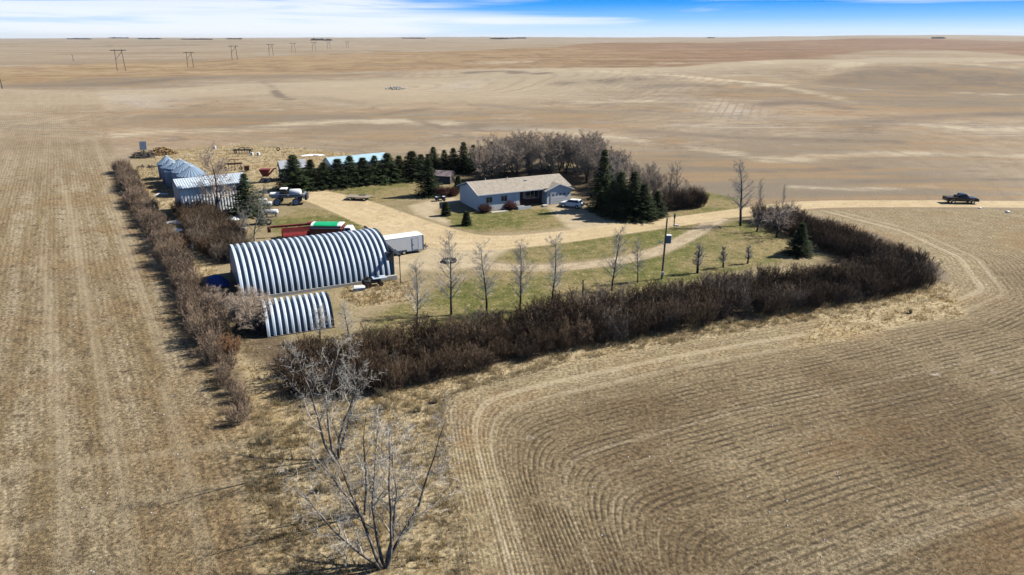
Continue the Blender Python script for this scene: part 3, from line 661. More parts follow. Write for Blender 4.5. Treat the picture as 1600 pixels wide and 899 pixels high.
PR = {
 'poplar': dict(lev=3, n=[10, 5, 3, 2], start=[.22, .15, .1, 0], wob=[.035, .06, .10, .12], up=[.03, .09, .07, .05], nb=[26, 9, 7, 0], ang=[46, 40, 40, 40], ratio=[.36, .46, .55, .5], taper=[.62, .4, .3, .3], rmin=.0085),
 'grove':  dict(lev=3, n=[6, 5, 3, 2], start=[.25, .2, .1, 0], wob=[.08, .12, .16, .2], up=[.04, .08, .05, .03], nb=[16, 12, 10, 0], ang=[46, 44, 46, 45], ratio=[.55, .42, .42, .5], taper=[.45, .3, .3, .3], rmin=.017),
 'dead':   dict(lev=3, n=[9, 6, 4, 3], start=[.25, .25, .2, 0], wob=[.085, .12, .16, .2], up=[.03, .05, .03, .02], nb=[10, 8, 6, 0], ang=[40, 45, 48, 45], ratio=[.40, .42, .42, .5], taper=[.45, .3, .3, .3], rmin=.0055),
 'fruit':  dict(lev=3, n=[4, 6, 4, 2], start=[.35, .2, .1, 0], wob=[.07, .13, .18, .2], up=[0, .06, .06, .04], nb=[11, 9, 7, 0], ang=[62, 46, 46, 45], ratio=[.95, .45, .42, .5], taper=[.3, .3, .3, .3], rmin=.012),
 'shrub':  dict(lev=2, n=[5, 3, 2], start=[.25, .1, 0], wob=[.07, .12, .16], up=[.05, .08, .05], nb=[9, 5, 0], ang=[28, 34, 35], ratio=[.36, .5, .5], taper=[.3, .3, .3], rmin=.0125),
 'bush':   dict(lev=2, n=[5, 3, 2], start=[.2, .1, 0], wob=[.1, .16, .2], up=[.0, .03, .02], nb=[10, 7, 0], ang=[38, 42, 40], ratio=[.42, .5, .5], taper=[.3, .3, .3], rmin=.010),
}
def shrub_mesh(name, seed, H, stems, spread, mat, kind='shrub', foot=.9):
    rng = np.random.default_rng(seed); segs = []; P = PR[kind]; out = [[] for _ in range(P['lev'] + 1)]
    for k in range(stems):
        a = rng.uniform(0, 6.283); rr = math.sqrt(rng.random()); b = np.array([math.cos(a) * rr * foot, math.sin(a) * rr * foot, -.1])
        d = norm(np.array([math.cos(a) * rr * spread + rng.normal(0, .12), math.sin(a) * rr * spread + rng.normal(0, .12), 1]))
        branch(rng, out, b, d, H * rng.uniform(.65, 1.05) * (1 - .2 * rr), .026, 0, P)
    for o in out: segs += o
    return segs_mesh(name, segs, mat)
def tree_parts(seed, H, r, kind, trunk_mat, twig_mat, stems=1, spread=0.0, lean=(0, 0), limbs=1):
    o = skeleton(seed, H, r, PR[kind], stems, spread, lean)
    tr = []; tw = []
    for i, s in enumerate(o): (tr if i <= (limbs - 1 if limbs else 0) else tw).extend(s)
    return segs_mesh('trunk', tr, trunk_mat, 6), segs_mesh('crown', tw, twig_mat, 3)
def plant_tree(name, parts, label, cat, x, y, scale, rz, group=None, z=0.0):
    e = thing(name, label, cat, (x, y, z), rz, group)
    sc = scale if isinstance(scale, tuple) else (scale,) * 3
    e.scale = sc
    obj('trunk', parts[0], e); obj('crown', parts[1], e)
    return e

# --- spruces
def spruce_parts(seed, H, R, mat, dens=1.0):
    rng = np.random.default_rng(seed); V = []; nW = int(H * 3.0 * dens) + 8
    for w in range(nW):
        t = (w + rng.random() * .6) / nW; z = H * (.03 + .96 * t); rad = R * ((1 - t) ** 1.08) * rng.uniform(.78, 1.14) + .05
        nb = int(7 + 6 * (1 - t)); a0 = rng.uniform(0, 6.28)
        for b in range(nb):
            a = a0 + 6.283 * b / nb + rng.normal(0, .15); L = rad * rng.uniform(.72, 1.15)
            d = np.array([math.cos(a), math.sin(a), 0.0]); side = np.array([-d[1], d[0], 0])
            droop = -.25 * (1 - t) + .35 * t
            ns = max(3, int(L / .26))
            for s in range(ns):
                u = (s + .6) / ns * L; c = d * u + np.array([0, 0, z + droop * u + .12 * u * u / max(L, .3)])
                ln = .28 + .36 * (1 - .35 * u / max(L, .1)) * rng.uniform(.7, 1.3); wd = .26 * rng.uniform(.7, 1.3)
                for sg in (-1, 1):
                    ax = norm(d * .75 + side * sg * rng.uniform(.35, .95) + np.array([0, 0, rng.normal(-.08, .22)]))
                    pr = norm(np.cross(ax, np.array([0, 0, 1.0])) + rng.normal(0, .4, 3))
                    V += [c - pr * wd * .5, c + pr * wd * .5, c + ax * ln + rng.normal(0, .03, 3)]
        V += []
    V += [np.array([-.05, 0, H * .96]), np.array([.05, 0, H * .96]), np.array([0, 0, H * 1.02])]
    V = np.array(V); me = mesh_np('crown', V, np.arange(len(V)).reshape(-1, 3), mat)
    tr = segs_mesh('trunk', [(np.array([0, 0, -.1]), np.array([0, 0, H * .5]), .018 * H + .03, .010 * H), (np.array([0, 0, H * .5]), np.array([0, 0, H * .97]), .010 * H, .01)], M['spruce_trunk'], 6)
    return tr, me

SPRUCE = [spruce_parts(40 + i, 9.0, 3.2 + .25 * (i % 3), M['needle']) for i in range(5)]
row_px = [(462, 297, 242), (488, 294, 249), (508, 292, 253), (530, 290, 248), (549, 288, 243), (569, 286, 246), (587, 284, 243), (607, 282, 239), (625, 281, 243), (645, 279, 236), (659, 277, 241)]
ORD = ['first', 'second', 'third', 'fourth', 'fifth', 'sixth', 'seventh', 'eighth', 'ninth', 'tenth', 'eleventh', 'twelfth']
def spruce_at(px, py, top, label, group=None, fat=1.0, v=None):
    x, y = G(px, py); H = height_for(x, y, top); k = H / 9.0; i = len(bpy.data.objects) % 5 if v is None else v
    f = k * fat * (9.0 / H) ** .35
    return plant_tree('spruce_tree', SPRUCE[i], label, 'tree', x, y, (f, f, k), random.uniform(0, 6.28), group)
for i, (a, b, c) in enumerate(row_px):
    spruce_at(a, b, c, f'dark green spruce, {ORD[i]} from the left in the long spruce row by the upper lawn', 'spruces in the long row', [1.9, 1.55, 1.75, 2.1, 1.6, 2.0, 1.5, 1.95, 1.7, 2.1, 1.8][i], i % 5)
for i, (a, b, c) in enumerate([(678, 268, 229), (695, 270, 234), (709, 270, 231), (725, 270, 222), (740, 265, 226), (751, 262, 228), (768, 262, 221)]):
    spruce_at(a, b, c, f'dark spruce, {ORD[i]} from the left in the cluster behind the small brown shed', 'spruces behind the brown shed', 1.35, (i + 2) % 5)
spruce_at(671, 306, 240, 'tall dark spruce standing alone on the upper lawn by the drive', None, 1.0, 1)
spruce_at(941, 328, 233, 'tallest dark spruce, pointed, right of the garage', 'spruces beside the garage', 1.0, 0)
for (a, b, c, l) in [(957, 334, 280, 'lower dark spruce at the foot of the tallest spruce'), (968, 338, 268, 'broad dark spruce in the middle of the clump by the drive'), (988, 341, 268, 'broad bushy spruce at the front of the clump by the drive'),
                     (1004, 342, 286, 'medium dark spruce on the right side of the clump by the drive'), (1025, 337, 298, 'small dark spruce at the right end of the clump')]:
    spruce_at(a, b, c, l, 'spruces beside the garage', 1.3)
spruce_at(1248, 398, 348, 'single dark green spruce in front of the bare hedge, right of the lawn', None, 1.15, 3)
spruce_at(388, 335, 270, 'dark spruce at the right corner of the grey corrugated shed', None, 1.25, 2)
BSP = spruce_parts(77, 5.0, 1.5, M['needle_blue'])
x, y = G(409, 350); plant_tree('blue_spruce_tree', BSP, 'small grey-green spruce behind the bare olive tree near the white tanks', 'tree', x, y, height_for(x, y, 320) / 5, .3)
PINE = spruce_parts(79, 2.4, .95, M['needle'], 1.6)
for (a, b, c, l) in [(697, 337, 316, 'small cone shaped dark spruce left of the house lawn'), (729, 352, 331, 'little pine on the front corner of the house lawn')]:
    x, y = G(a, b); plant_tree('small_spruce', PINE, l, 'tree', x, y, height_for(x, y, c) / 2.4, 1.0)
x, y = G(716, 297); hh = height_for(x, y, 275)
plant_tree('cedar_tree', spruce_parts(81, 3.0, .95, M['needle'], 2.2), 'rounded dark cedar standing behind the left end of the house', 'tree', x, y, (.95, .95, hh / 3.0), 0)

# --- bare trees
POP = [tree_parts(100 + i, 9.0, .14, 'poplar', M['bark_dark'], M['twig_pale'], limbs=1) for i in range(4)]
pops = [(652, 512, 413), (705, 492, 372), (760, 492, 385), (812, 487, 383), (863, 480, 372), (956, 454, 360), (996, 442, 378)]
for i, (a, b, c) in enumerate(pops):
    x, y = G(a, b); k = height_for(x, y, c) / 9.0
    plant_tree('poplar_tree', POP[i % 4], f'slender bare poplar, {ORD[i]} from the left in the row behind the front hedge', 'tree', x, y, (k * 1.05, k * 1.05, k), i * 1.3, 'bare poplars in a row')
STUB = [tree_parts(120 + i, 3.5, .15, 'poplar', M['bark_dark'], M['twig_pale']) for i in range(2)]
for i, (a, b, c, l) in enumerate([(910, 472, 437, 'dark short broken tree stub poking above the front hedge'), (1090, 427, 383, 'short topped tree with pale side branches right of the wooden pole'), (1130, 418, 386, 'short topped tree, middle one of the three right of the pole'), (1168, 412, 384, 'short topped tree, rightmost of the three right of the pole')]):
    x, y = G(a, b); k = height_for(x, y, c) / 3.5
    if i == 0:
        e = thing('tree_stub', l, 'tree', (x, y, 0)); s = [(np.array([0, 0, -.1]), np.array([.03, 0, 1.6]), .14, .12), (np.array([.03, 0, 1.6]), np.array([0, .05, 3.4]), .12, .08), (np.array([.02, 0, 2.2]), np.array([.3, .1, 2.8]), .04, .02), (np.array([0, 0, 2.7]), np.array([-.3, 0, 3.1]), .04, .02)]
        obj('trunk', segs_mesh('trunk', s, M['bark_dark'], 6), e); e.scale = (1, 1, k)
    else: plant_tree('topped_tree', STUB[i % 2], l, 'tree', x, y, (k * 1.25, k * 1.25, k), i)
x, y = G(1157, 353); hh = height_for(x, y, 257)
plant_tree('tall_bare_tree', tree_parts(131, 9, .19, 'poplar', M['bark_dark'], M['twig_pale']), 'tall bare tree with forked pale limbs beside the gravel road', 'tree', x, y, (hh / 9 * 1.15, hh / 9 * 1.15, hh / 9), .6)
for (a, b, c, l) in [(1185, 338, 283, 'thin bare sapling behind the fruit trees, left one'), (1223, 325, 290, 'thin bare sapling behind the fruit trees, right one')]:
    x, y = G(a, b); k = height_for(x, y, c) / 9; plant_tree('bare_sapling', POP[2], l, 'tree', x, y, (k * .55, k * .55, k), 2)
FR = [tree_parts(140 + i, 3.6, .17, 'fruit', M['bark_dark'], M['twig_grey'], limbs=1) for i in range(2)]
for i, (a, b, s_, l) in enumerate([(1182, 362, .95, 'low spreading bare fruit tree at the left end of the right hedge'), (1213, 371, 1.15, 'low spreading bare fruit tree with pale limbs left of the small spruce'), (1232, 358, .9, 'spreading bare fruit tree tucked behind the small spruce')]):
    x, y = G(a, b); plant_tree('fruit_tree', FR[i % 2], l, 'tree', x, y, s_, i * 2.1)
x, y = G(338, 338); hh = height_for(x, y, 235)
plant_tree('large_bare_tree', tree_parts(151, 9, .22, 'grove', M['bark_dark'], M['twig_grey']), 'large bare grey tree in front of the corrugated shed', 'tree', x, y, (hh / 10.2 * 1.0,) * 2 + (hh / 10.2,), 1.0)
x, y = G(398, 380); hh = height_for(x, y, 288)
plant_tree('olive_bare_tree', tree_parts(152, 9, .17, 'grove', M['twig_olive'], M['twig_olive']), 'bare olive-grey tree beside the left end of the large arched barn', 'tree', x, y, (hh / 10.5 * .95,) * 2 + (hh / 10.5,), 2.0)
for i, (a, b, c, l) in enumerate([(378, 372, 330, 'small bare tree left of the olive-grey tree'), (655 - 110, 528, 476, 'thin pale bare tree at the right end of the small arched shed'), (500, 534, 480, 'thin leaning bare tree in front of the small arched shed')]):
    x, y = G(a, b); k = height_for(x, y, c) / 9.0
    plant_tree('small_bare_tree', POP[(i + 1) % 4], l, 'tree', x, y, (k * 1.5, k * 1.5, k), i * 1.7)
# lilac-like trees by the arched sheds
GRV = [tree_parts(160 + i, 8.0, .15, 'grove', M['bark_dark'], M['twig_grey'], stems=3, spread=.32, limbs=1) for i in range(5)]
for i, (a, b, h, l) in enumerate([(372, 512, 3.9, 'spreading grey bush between the two hedges, next to the blue tarp'), (408, 524, 4.1, 'spreading grey bush at the left end of the small arched shed'), (350, 492, 3.0, 'smaller grey bush at the left hedge below the blue tarp'), (400, 492, 3.2, 'grey bush against the front of the large arched barn')]):
    x, y = G(a, b); k = h / 8.6; plant_tree('lilac_bush', GRV[i], l, 'bush', x, y, (k * 1.4, k * 1.4, k), i * .9)
# the grove behind the house
gp = np.array([G(*p) for p in [(752, 284), (800, 281), (900, 272), (930, 300), (1000, 318), (1040, 322), (1045, 305), (985, 285), (930, 262), (860, 256), (770, 258)]])
pts = []; rg = np.random.default_rng(3)
while len(pts) < 46:
    q = rg.uniform(gp.min(0), gp.max(0))
    if sd_poly(gp, q[:1], q[1:2])[0] < 0 and all(math.hypot(q[0] - a[0], q[1] - a[1]) > 2.7 for a in pts): pts.append(q)
for i, q in enumerate(pts):
    k = rg.uniform(.78, 1.0) * (1.0 if q[0] < 22 else .72)
    plant_tree('grove_tree', GRV[i % 5], 'bare grey many-stemmed tree in the dense grove behind the house', 'tree', q[0], q[1], (k * 1.05, k * 1.05, k), rg.uniform(0, 6), 'bare trees of the grove behind the house')
for i, (a, b, c, l) in enumerate([(1043, 322, 262, 'dark bare tree with upright limbs at the right edge of the grove'), (1056, 322, 256, 'tallest dark bare tree at the right edge of the grove'), (1071, 324, 280, 'thin dark bare tree at the right tip of the grove')]):
    x, y = G(a, b); k = height_for(x, y, c) / 9
    plant_tree('dark_bare_tree', tree_parts(170 + i, 9, .16, 'poplar', M['bark_dark'], M['twig_grey']), l, 'tree', x, y, k, i)

# --- dead trees in the foreground
x, y = G(600, 886); hh = height_for(x, y, 672)
plant_tree('dead_tree', tree_parts(188, 7.0, .085, 'dead', M['bark_dead'], M['twig_dead'], stems=6, spread=.40, limbs=1), 'largest dead pale tree with many spreading trunks at the bottom of the picture', 'tree', x, y, hh / 6.6, .2)
x, y = G(568, 805); hh = height_for(x, y, 655)
plant_tree('dead_tree', tree_parts(182, 6.0, .10, 'dead', M['bark_dead'], M['twig_dead'], stems=2, spread=.35, limbs=1), 'dead tree with dark trunk just behind the largest dead tree', 'tree', x, y, hh / 5.6, 1.2)
x, y = G(525, 717); hh = height_for(x, y, 545)
plant_tree('dead_tree', tree_parts(183, 8.0, .11, 'dead', M['bark_dead'], M['twig_dead'], stems=4, spread=.42, lean=(-.22, 0), limbs=1), 'dead white-twigged tree at the left end of the front hedge', 'tree', x, y, hh / 7.6, 2.2)
x, y = G(560, 893)
e = segs_mesh('dead_branch', [s for l in skeleton(185, 2.6, .06, PR['dead'], 1, 0, (1.2, .3)) for s in l], M['twig_dead'], 4)
o = obj('dead_branch', e, None, (x - .8, y, .25)); o.rotation_euler = (math.radians(-55), 0, math.radians(70)); tag(o, 'fallen dead branch lying in dry grass by the largest dead tree', 'branch')

# --- hedges
SHR = [shrub_mesh('caragana_shrub', 200 + i, 3.3, 62, .42, M['twig_dark'], foot=1.1) for i in range(6)]
SHM = [shrub_mesh('caragana_shrub', 260 + i, 3.5, 40, .45, M['twig_mid'], foot=1.0) for i in range(2)]
SHR = SHR + SHM[:1] + SHR[:2] + SHM[1:]
SHL = [shrub_mesh('hedge_shrub', 220 + i, 2.7, 34, .36, M['twig_left'], foot=.75) for i in range(5)]
def along(path, spacing):
    P = np.array(path); d = np.r_[0, np.cumsum(np.hypot(*np.diff(P, axis=0).T))]; n = int(d[-1] / spacing) + 1
    for s in np.linspace(0, d[-1], n):
        i = min(np.searchsorted(d, s, side='right') - 1, len(P) - 2); t = (s - d[i]) / (d[i + 1] - d[i]); q = P[i] * (1 - t) + P[i + 1] * t
        tg = norm(P[i + 1] - P[i]); yield q, np.array([-tg[1], tg[0]]), s / d[-1]
belt = smooth_path([G(*p) for p in [(462, 594), (560, 588), (660, 569), (780, 543), (900, 520), (1000, 501), (1100, 484), (1200, 470), (1300, 456), (1390, 443), (1432, 434)]])
for row, off in enumerate((-3.0, 0.0, 3.0)):
    for q, nrm, t in along(belt, 2.15):
        q = q + nrm * (off * (1 - .45 * max(0, t - .85) / .15) + RNG.normal(0, .35)) + RNG.normal(0, .25, 2)
        k = RNG.uniform(.66, 1.12) * (.92 if row == 0 else 1.0)
        o = obj('caragana_shrub', SHR[int(RNG.integers(10))], None, (q[0], q[1], 0), RNG.uniform(0, 6.28)); o.scale = (k * 1.08, k * 1.08, k)
        tag(o, 'bare dark twiggy shrub in the thick front hedge along the stubble field', 'shrub', 'shrubs of the thick front hedge')
belt2 = smooth_path([G(*p) for p in [(1418, 426), (1378, 412), (1335, 397), (1290, 379), (1246, 360), (1208, 345)]])
for row, off in enumerate((-2.2, .3, 2.4)):
    for q, nrm, t in along(belt2, 2.2):
        q = q + nrm * (off + RNG.normal(0, .35)) + RNG.normal(0, .25, 2); k = RNG.uniform(.75, 1.0)
        o = obj('caragana_shrub', SHR[int(RNG.integers(10))], None, (q[0], q[1], 0), RNG.uniform(0, 6.28)); o.scale = (k * 1.05, k * 1.05, k)
        tag(o, 'bare dark shrub in the hedge running back from the right tip to the road', 'shrub', 'shrubs of the right hedge')
hl = smooth_path([G(*p) for p in [(192, 268), (222, 325), (257, 385), (289, 445), (318, 500), (346, 562), (372, 622), (388, 656)]])
for row, off in enumerate((-.55, .55)):
    for q, nrm, t in along(hl, 1.75):
        q = q + nrm * (off + RNG.normal(0, .2)) + RNG.normal(0, .2, 2); k = RNG.uniform(.62, 1.22) * (1.0 - .25 * max(0, t - .8) / .2)
        if row and t > .86: continue
        o = obj('hedge_shrub', SHL[int(RNG.integers(5))], None, (q[0], q[1], 0), RNG.uniform(0, 6.28)); o.scale = (k, k, k)
        tag(o, 'bare rosy-brown shrub in the long straight hedge beside the left field', 'shrub', 'shrubs of the long left hedge')
RUS = shrub_mesh('rusty_shrub', 240, 2.2, 50, .4, M['twig_rust'])
for i, (a, b, l) in enumerate([(282, 388, 'rusty orange shrub in the middle of the left hedge'), (352, 556, 'rusty brown shrub on the inner side of the left hedge, near end')]):
    x, y = G(a, b); o = obj('rusty_shrub', RUS, None, (x + .4, y, 0), i); tag(o, l, 'shrub')
for q, nrm, t in along([G(300, 335), G(325, 360), G(352, 392), G(366, 408)], 1.7):
    for off in (-1.7, .2, 1.9):
        k = RNG.uniform(.8, 1.1); q2 = q + nrm * (off + RNG.normal(0, .3))
        o = obj('caragana_shrub', SHR[int(RNG.integers(10))], None, (q2[0], q2[1], 0), RNG.uniform(0, 6.28)); o.scale = (k * .9, k * .9, k * .95)
        tag(o, 'bare dark shrub in the thicket between the grey shed and the large arched barn', 'shrub', 'shrubs of the thicket by the shed')
for i, (a, b) in enumerate([(1022, 330), (1040, 329), (1058, 326), (1073, 325), (1085, 324), (1050, 318), (1068, 317), (1082, 318), (1093, 322)]):
    x, y = G(a, b); k = RNG.uniform(.8, 1.05); o = obj('caragana_shrub', SHR[i % 6], None, (x, y, 0), i); o.scale = (k, k, k * 1.05)
    tag(o, 'bare dark shrub at the right foot of the grove by the road', 'shrub', 'shrubs at the foot of the grove')
RB = shrub_mesh('round_bush', 250, 1.7, 90, .9, M['twig_red'], 'bush', .5)
for i, (a, b, s_, l) in enumerate([(758, 332, .95, 'round red-brown bush under the left window of the house'), (797, 327, .95, 'round red-brown bush beside the house steps'), (692, 307, 1.25, 'wide red-brown bush left of the house behind the quad bike'), (707, 306, 1.1, 'red-brown bush at the left end wall of the house')]):
    x, y = G(a, b); o = obj('round_bush', RB, None, (x, y, 0), i * 1.3); o.scale = (s_, s_, s_); tag(o, l, 'bush')

# --- dry grass (uncountable)
def grass_mesh(name, pts, hmin, hmax, blades, width, cols, seed, lean=.5):
    rng = np.random.default_rng(seed); n = len(pts); th = rng.uniform(hmin, hmax, n) * rng.uniform(.6, 1.2, n)
    B = np.repeat(np.arange(n), blades); m = len(B)
    base = np.c_[pts[B] + rng.normal(0, .06, (m, 2)), np.zeros(m)]; base[:, 2] = terr(base[:, 0], base[:, 1]) - .02
    a = rng.uniform(0, 6.283, m); ln = np.abs(rng.normal(0, lean, m)) + .08; h = th[B] * rng.uniform(.55, 1.1, m)
    tip = base + np.c_[np.cos(a) * ln * h, np.sin(a) * ln * h, h]; tip[:, 0] -= .12 * h
    b2 = rng.uniform(0, 6.283, m); w = width * rng.uniform(.6, 1.4, m) * .5
    off = np.c_[np.cos(b2) * w, np.sin(b2) * w, np.zeros(m)]
    V = np.stack([base - off, base + off, tip], 1).reshape(-1, 3); Fc = np.arange(3 * m).reshape(-1, 3)
    me = mesh_np(name, V, Fc, GRASS)
    pal = np.array(cols); tc = pal[rng.integers(len(pal), size=n)] * rng.uniform(.75, 1.2, (n, 1)); c = np.repeat(tc[B], 3, 0)
    at = me.color_attributes.new('tint', 'FLOAT_COLOR', 'POINT'); at.data.foreach_set('color', np.c_[c, np.ones(len(c))].astype(np.float32).ravel())
    return me
def grass_mat():
    t = NT('dry_grass'); c = t.attr('tint', 'Color'); d = t.n('ShaderNodeBsdfDiffuse'); d.inputs['Roughness'].default_value = .5; tr = t.n('ShaderNodeBsdfTranslucent'); mx = t.n('ShaderNodeMixShader'); mx.inputs[0].default_value = .42
    t.t.links.new(c, d.inputs['Color']); t.t.links.new(c, tr.inputs['Color']); t.t.links.new(d.outputs[0], mx.inputs[1]); t.t.links.new(tr.outputs[0], mx.inputs[2]); t.t.links.new(mx.outputs[0], t.out.inputs['Surface']); return t.m
GRASS = grass_mat()
def scatter(P, dens, seed, clump=None):
    rng = np.random.default_rng(seed); lo, hi = P.min(0), P.max(0); n = int((hi - lo).prod() * dens); q = rng.uniform(lo, hi, (n, 2))
    q = q[sd_poly(P, q[:, 0], q[:, 1]) < 0]
    if clump:
        f = .5 + .5 * np.sin(q[:, 0] * 1.3 + 2 * np.sin(q[:, 1] * .9)) * np.sin(q[:, 1] * 1.7 + 1.5 * np.sin(q[:, 0] * .7)); q = q[rng.random(len(q)) < clump + (1 - clump) * f ** 1.5]
    return q
STRAW = [(.50, .40, .235), (.57, .475, .30), (.45, .325, .165), (.42, .275, .12), (.36, .27, .155), (.60, .52, .37)]
g1 = scatter(TALL[0], 26, 1, .25)
g1 = g1[(g1[:, 0] < 75)]
tag(obj('dry_grass', grass_mesh('dry_grass', g1, .18, .5, 6, .035, STRAW, 2)), 'tall dry straw grass along the front hedge and around the dead trees', 'grass', None, 'stuff')
g2 = np.concatenate([scatter(TALL[k], d, 5 + k, .2) for k, d in ((1, 9), (2, 5), (3, 22))])
tag(obj('dry_grass', grass_mesh('dry_grass', g2, .2, .55, 5, .05, STRAW[:5] + [(.42, .27, .09)], 3)), 'golden dry weeds between the hedges, bins and arched barns', 'grass', None, 'stuff')
g5 = np.concatenate([scatter(TALL[4], 9, 9, .1), scatter(poly((1150, 508), (1470, 446), (1478, 455), (1300, 484), (1150, 520)), 14, 10, .3)])
tag(obj('dry_grass', grass_mesh('dry_grass', g5, .2, .5, 5, .05, [(.42, .27, .10), (.36, .22, .08), (.46, .33, .15), (.30, .20, .09)], 13)), 'golden orange grass patch below the right tip of the front hedge', 'grass', None, 'stuff')
eg = smooth_path([G(*p) for p in [(735, 960), (722, 860), (704, 760), (692, 690), (690, 640), (700, 618), (760, 598), (860, 572)]]); rge = np.random.default_rng(41)
g6 = np.concatenate([q[None] + rge.normal(0, .34, (4, 2)) for q, n_, t_ in along(eg, .12)])
tag(obj('dry_grass', grass_mesh('dry_grass', g6, .15, .42, 6, .032, [(.50, .42, .28), (.54, .46, .32), (.44, .34, .19), (.36, .24, .11)], 16)), 'pale straw grass fringe along the edge of the right field', 'grass', None, 'stuff')
rgs = np.random.default_rng(44); sy_ = rgs.uniform(33, 80, 240); sx_2 = rgs.uniform(-.75, .75, 240) * sy_
vs_, fs_ = [], []
for px_, py_ in zip(sx_2, sy_):
    r_ = rgs.uniform(.035, .085); b_ = len(vs_); vs_ += [(px_ + r_ * a, py_ + r_ * b, r_ * c + .02) for a, b, c in ((1, 0, 0), (-.5, .9, 0), (-.5, -.9, 0), (0, 0, 1.1))]; fs_ += [(b_, b_ + 1, b_ + 3), (b_ + 1, b_ + 2, b_ + 3), (b_ + 2, b_, b_ + 3)]
tag(obj('pebbles', mesh_np('pebbles', vs_, fs_, M['whitemetal'])), 'tiny pale stones strewn over the nearer fields', 'pebbles', None, 'stuff')
pl = np.array([G(a, b) for a, b in [(420, 685), (410, 690), (430, 690), (475, 640), (560, 660), (600, 640), (655, 640), (500, 770), (690, 628), (610, 615), (1150, 505), (1430, 490)]])
g3 = np.concatenate([pl + np.random.default_rng(7).normal(0, .35, pl.shape) for _ in range(14)])
rgp = np.random.default_rng(17); cc = scatter(TALL[0], .9, 31); cc = cc[(cc[:, 0] < 40)]
g4 = np.concatenate([cc + rgp.normal(0, .22, cc.shape) for _ in range(7)])
tag(obj('dry_grass', grass_mesh('dry_grass', g4, .3, .75, 8, .032, [(.46, .37, .22), (.50, .43, .29), (.40, .30, .16), (.36, .24, .10)], 14, .45)), 'paler taller grass tufts among the straw along the hedge', 'grass', None, 'stuff')
wd = scatter(WEEDS, 10, 33, .15)
tag(obj('dry_weeds', grass_mesh('dry_weeds', wd, .25, .75, 6, .028, [(.15, .105, .07), (.21, .15, .095), (.28, .20, .11), (.38, .28, .16)], 15, .35)), 'dark brown weed stalks left of the dead trees', 'weeds', None, 'stuff')
tag(obj('dry_grass', grass_mesh('dry_grass', g3, .7, 1.15, 14, .035, [(.46, .37, .22), (.50, .42, .28), (.40, .30, .16)], 4, .4)), 'tall pale plume grass clumps near the dead trees', 'grass', None, 'stuff')
def stubble():
    rng = np.random.default_rng(21); A = []
    lo, hi = np.array([-45, 31.0]), np.array([62, 92]); n = 250000
    yy = lo[1] + (hi[1] - lo[1]) * rng.random(n) ** 1.5; xx = rng.uniform(-1, 1, n) * (.78 * yy + 3)
    inr = sd_poly(RFIELD, xx, yy) < -.3; inl = sd_poly(LFIELD, xx, yy) < -.5
    rd = rows(xx, yy); keep_r = inr & (np.sin((rd) * 2 * math.pi / .66) < .25)
    return np.c_[xx, yy][keep_r], np.c_[xx, yy][inl]
sq_r, sq_l = stubble()
tag(obj('stubble', grass_mesh('stubble', sq_l, .07, .17, 3, .03, [(.34, .275, .175), (.40, .33, .22), (.25, .185, .11), (.21, .145, .08)], 8, .35)), 'short cut straw stubble standing in the nearer left field', 'stubble', None, 'stuff')
tag(obj('stubble', grass_mesh('stubble', sq_r, .06, .14, 3, .028, [(.28, .22, .14), (.33, .27, .18), (.20, .15, .09), (.17, .115, .065)], 9, .35)), 'short brown stubble standing in rows in the nearer right field', 'stubble', None, 'stuff')

# ------------------------------------------------------------------ the air
def build_haze():
    m = MB(); m.box(-14000, 14000, -900, 15500, -70, 75)
    mt = bpy.data.materials.new('thin_haze'); mt.use_nodes = True; t = mt.node_tree; t.nodes.clear()
    o = t.nodes.new('ShaderNodeOutputMaterial'); v = t.nodes.new('ShaderNodeVolumePrincipled'); v.inputs['Color'].default_value = (.86, .91, 1, 1); v.inputs['Density'].default_value = HAZE; v.inputs['Anisotropy'].default_value = .2
    t.links.new(v.outputs[0], o.inputs['Volume'])
    h = m.build('haze', mt); h['kind'] = 'stuff'; h['label'] = 'thin pale haze in the air over the prairie'
build_haze()

# ------------------------------------------------------------------ arched metal barns
def arch_shell(L, a, b, z0, nrib, amp, ns=46):
    rs = nrib * 14 + 1; V = []; k = np.linspace(0, L, rs); ph = (k / L * nrib) % 1.0
    wv = amp * np.interp(ph, [0, .42, .58, .84, 1.0], [1, 1, -1, -1, 1])
    th = np.linspace(0, math.pi, ns)
    c = -np.cos(th); s = np.sin(th) ** .86
    ny_ = -np.cos(th) * b; nz_ = np.sin(th) * a; nn = np.hypot(ny_, nz_); ny_ /= nn; nz_ /= nn
    Yv = a + (a * c)[None, :] + wv[:, None] * ny_[None, :]; Zv = z0 + (b * s)[None, :] + wv[:, None] * nz_[None, :]
    V = np.stack([np.repeat(k[:, None], ns, 1), Yv, Zv], -1).reshape(-1, 3)
    fi = np.arange((rs - 1) * (ns - 1)); r, q = fi // (ns - 1), fi % (ns - 1); bb = r * ns + q
    return V, np.stack([bb, bb + ns, bb + ns + 1, bb + 1], -1)
def end_wall(a, b, z0, n=40):
    th = np.linspace(0, math.pi, n); return [(a - a * .985 * math.cos(t), z0 + b * .985 * math.sin(t) ** .86) for t in th]
RZQ = math.radians(26.5)
q1 = thing('arched_barn', 'large arched corrugated steel barn with bright and dark ribs', 'barn', (-32.5, 79.45, 0), RZQ)
V, Fc = arch_shell(18.83, 6.0, 4.65, .38, 26, .22)
obj('shell', mesh_np('shell', V, Fc, M['quonset'], True), q1)
for xx, nm in ((.12, 'end_wall'), (18.62, 'end_wall')):
    m = MB(); m.prismx(end_wall(6.0, 4.65, .38) , xx - .04, xx + .04); m.build(nm, M['galv_dull'], q1)
m = MB(); m.box(-.1, 18.93, -.28, -.02, 0, .36); m.box(-.1, 18.93, 12.02, 12.28, 0, .36); m.build('foundation', M['concrete'], q1)
m = MB(); m.box(16.8, 19.18, -.62, -.285, 0, .62); m.build('concrete_block', M['concrete'], q1)
rx = 19.01
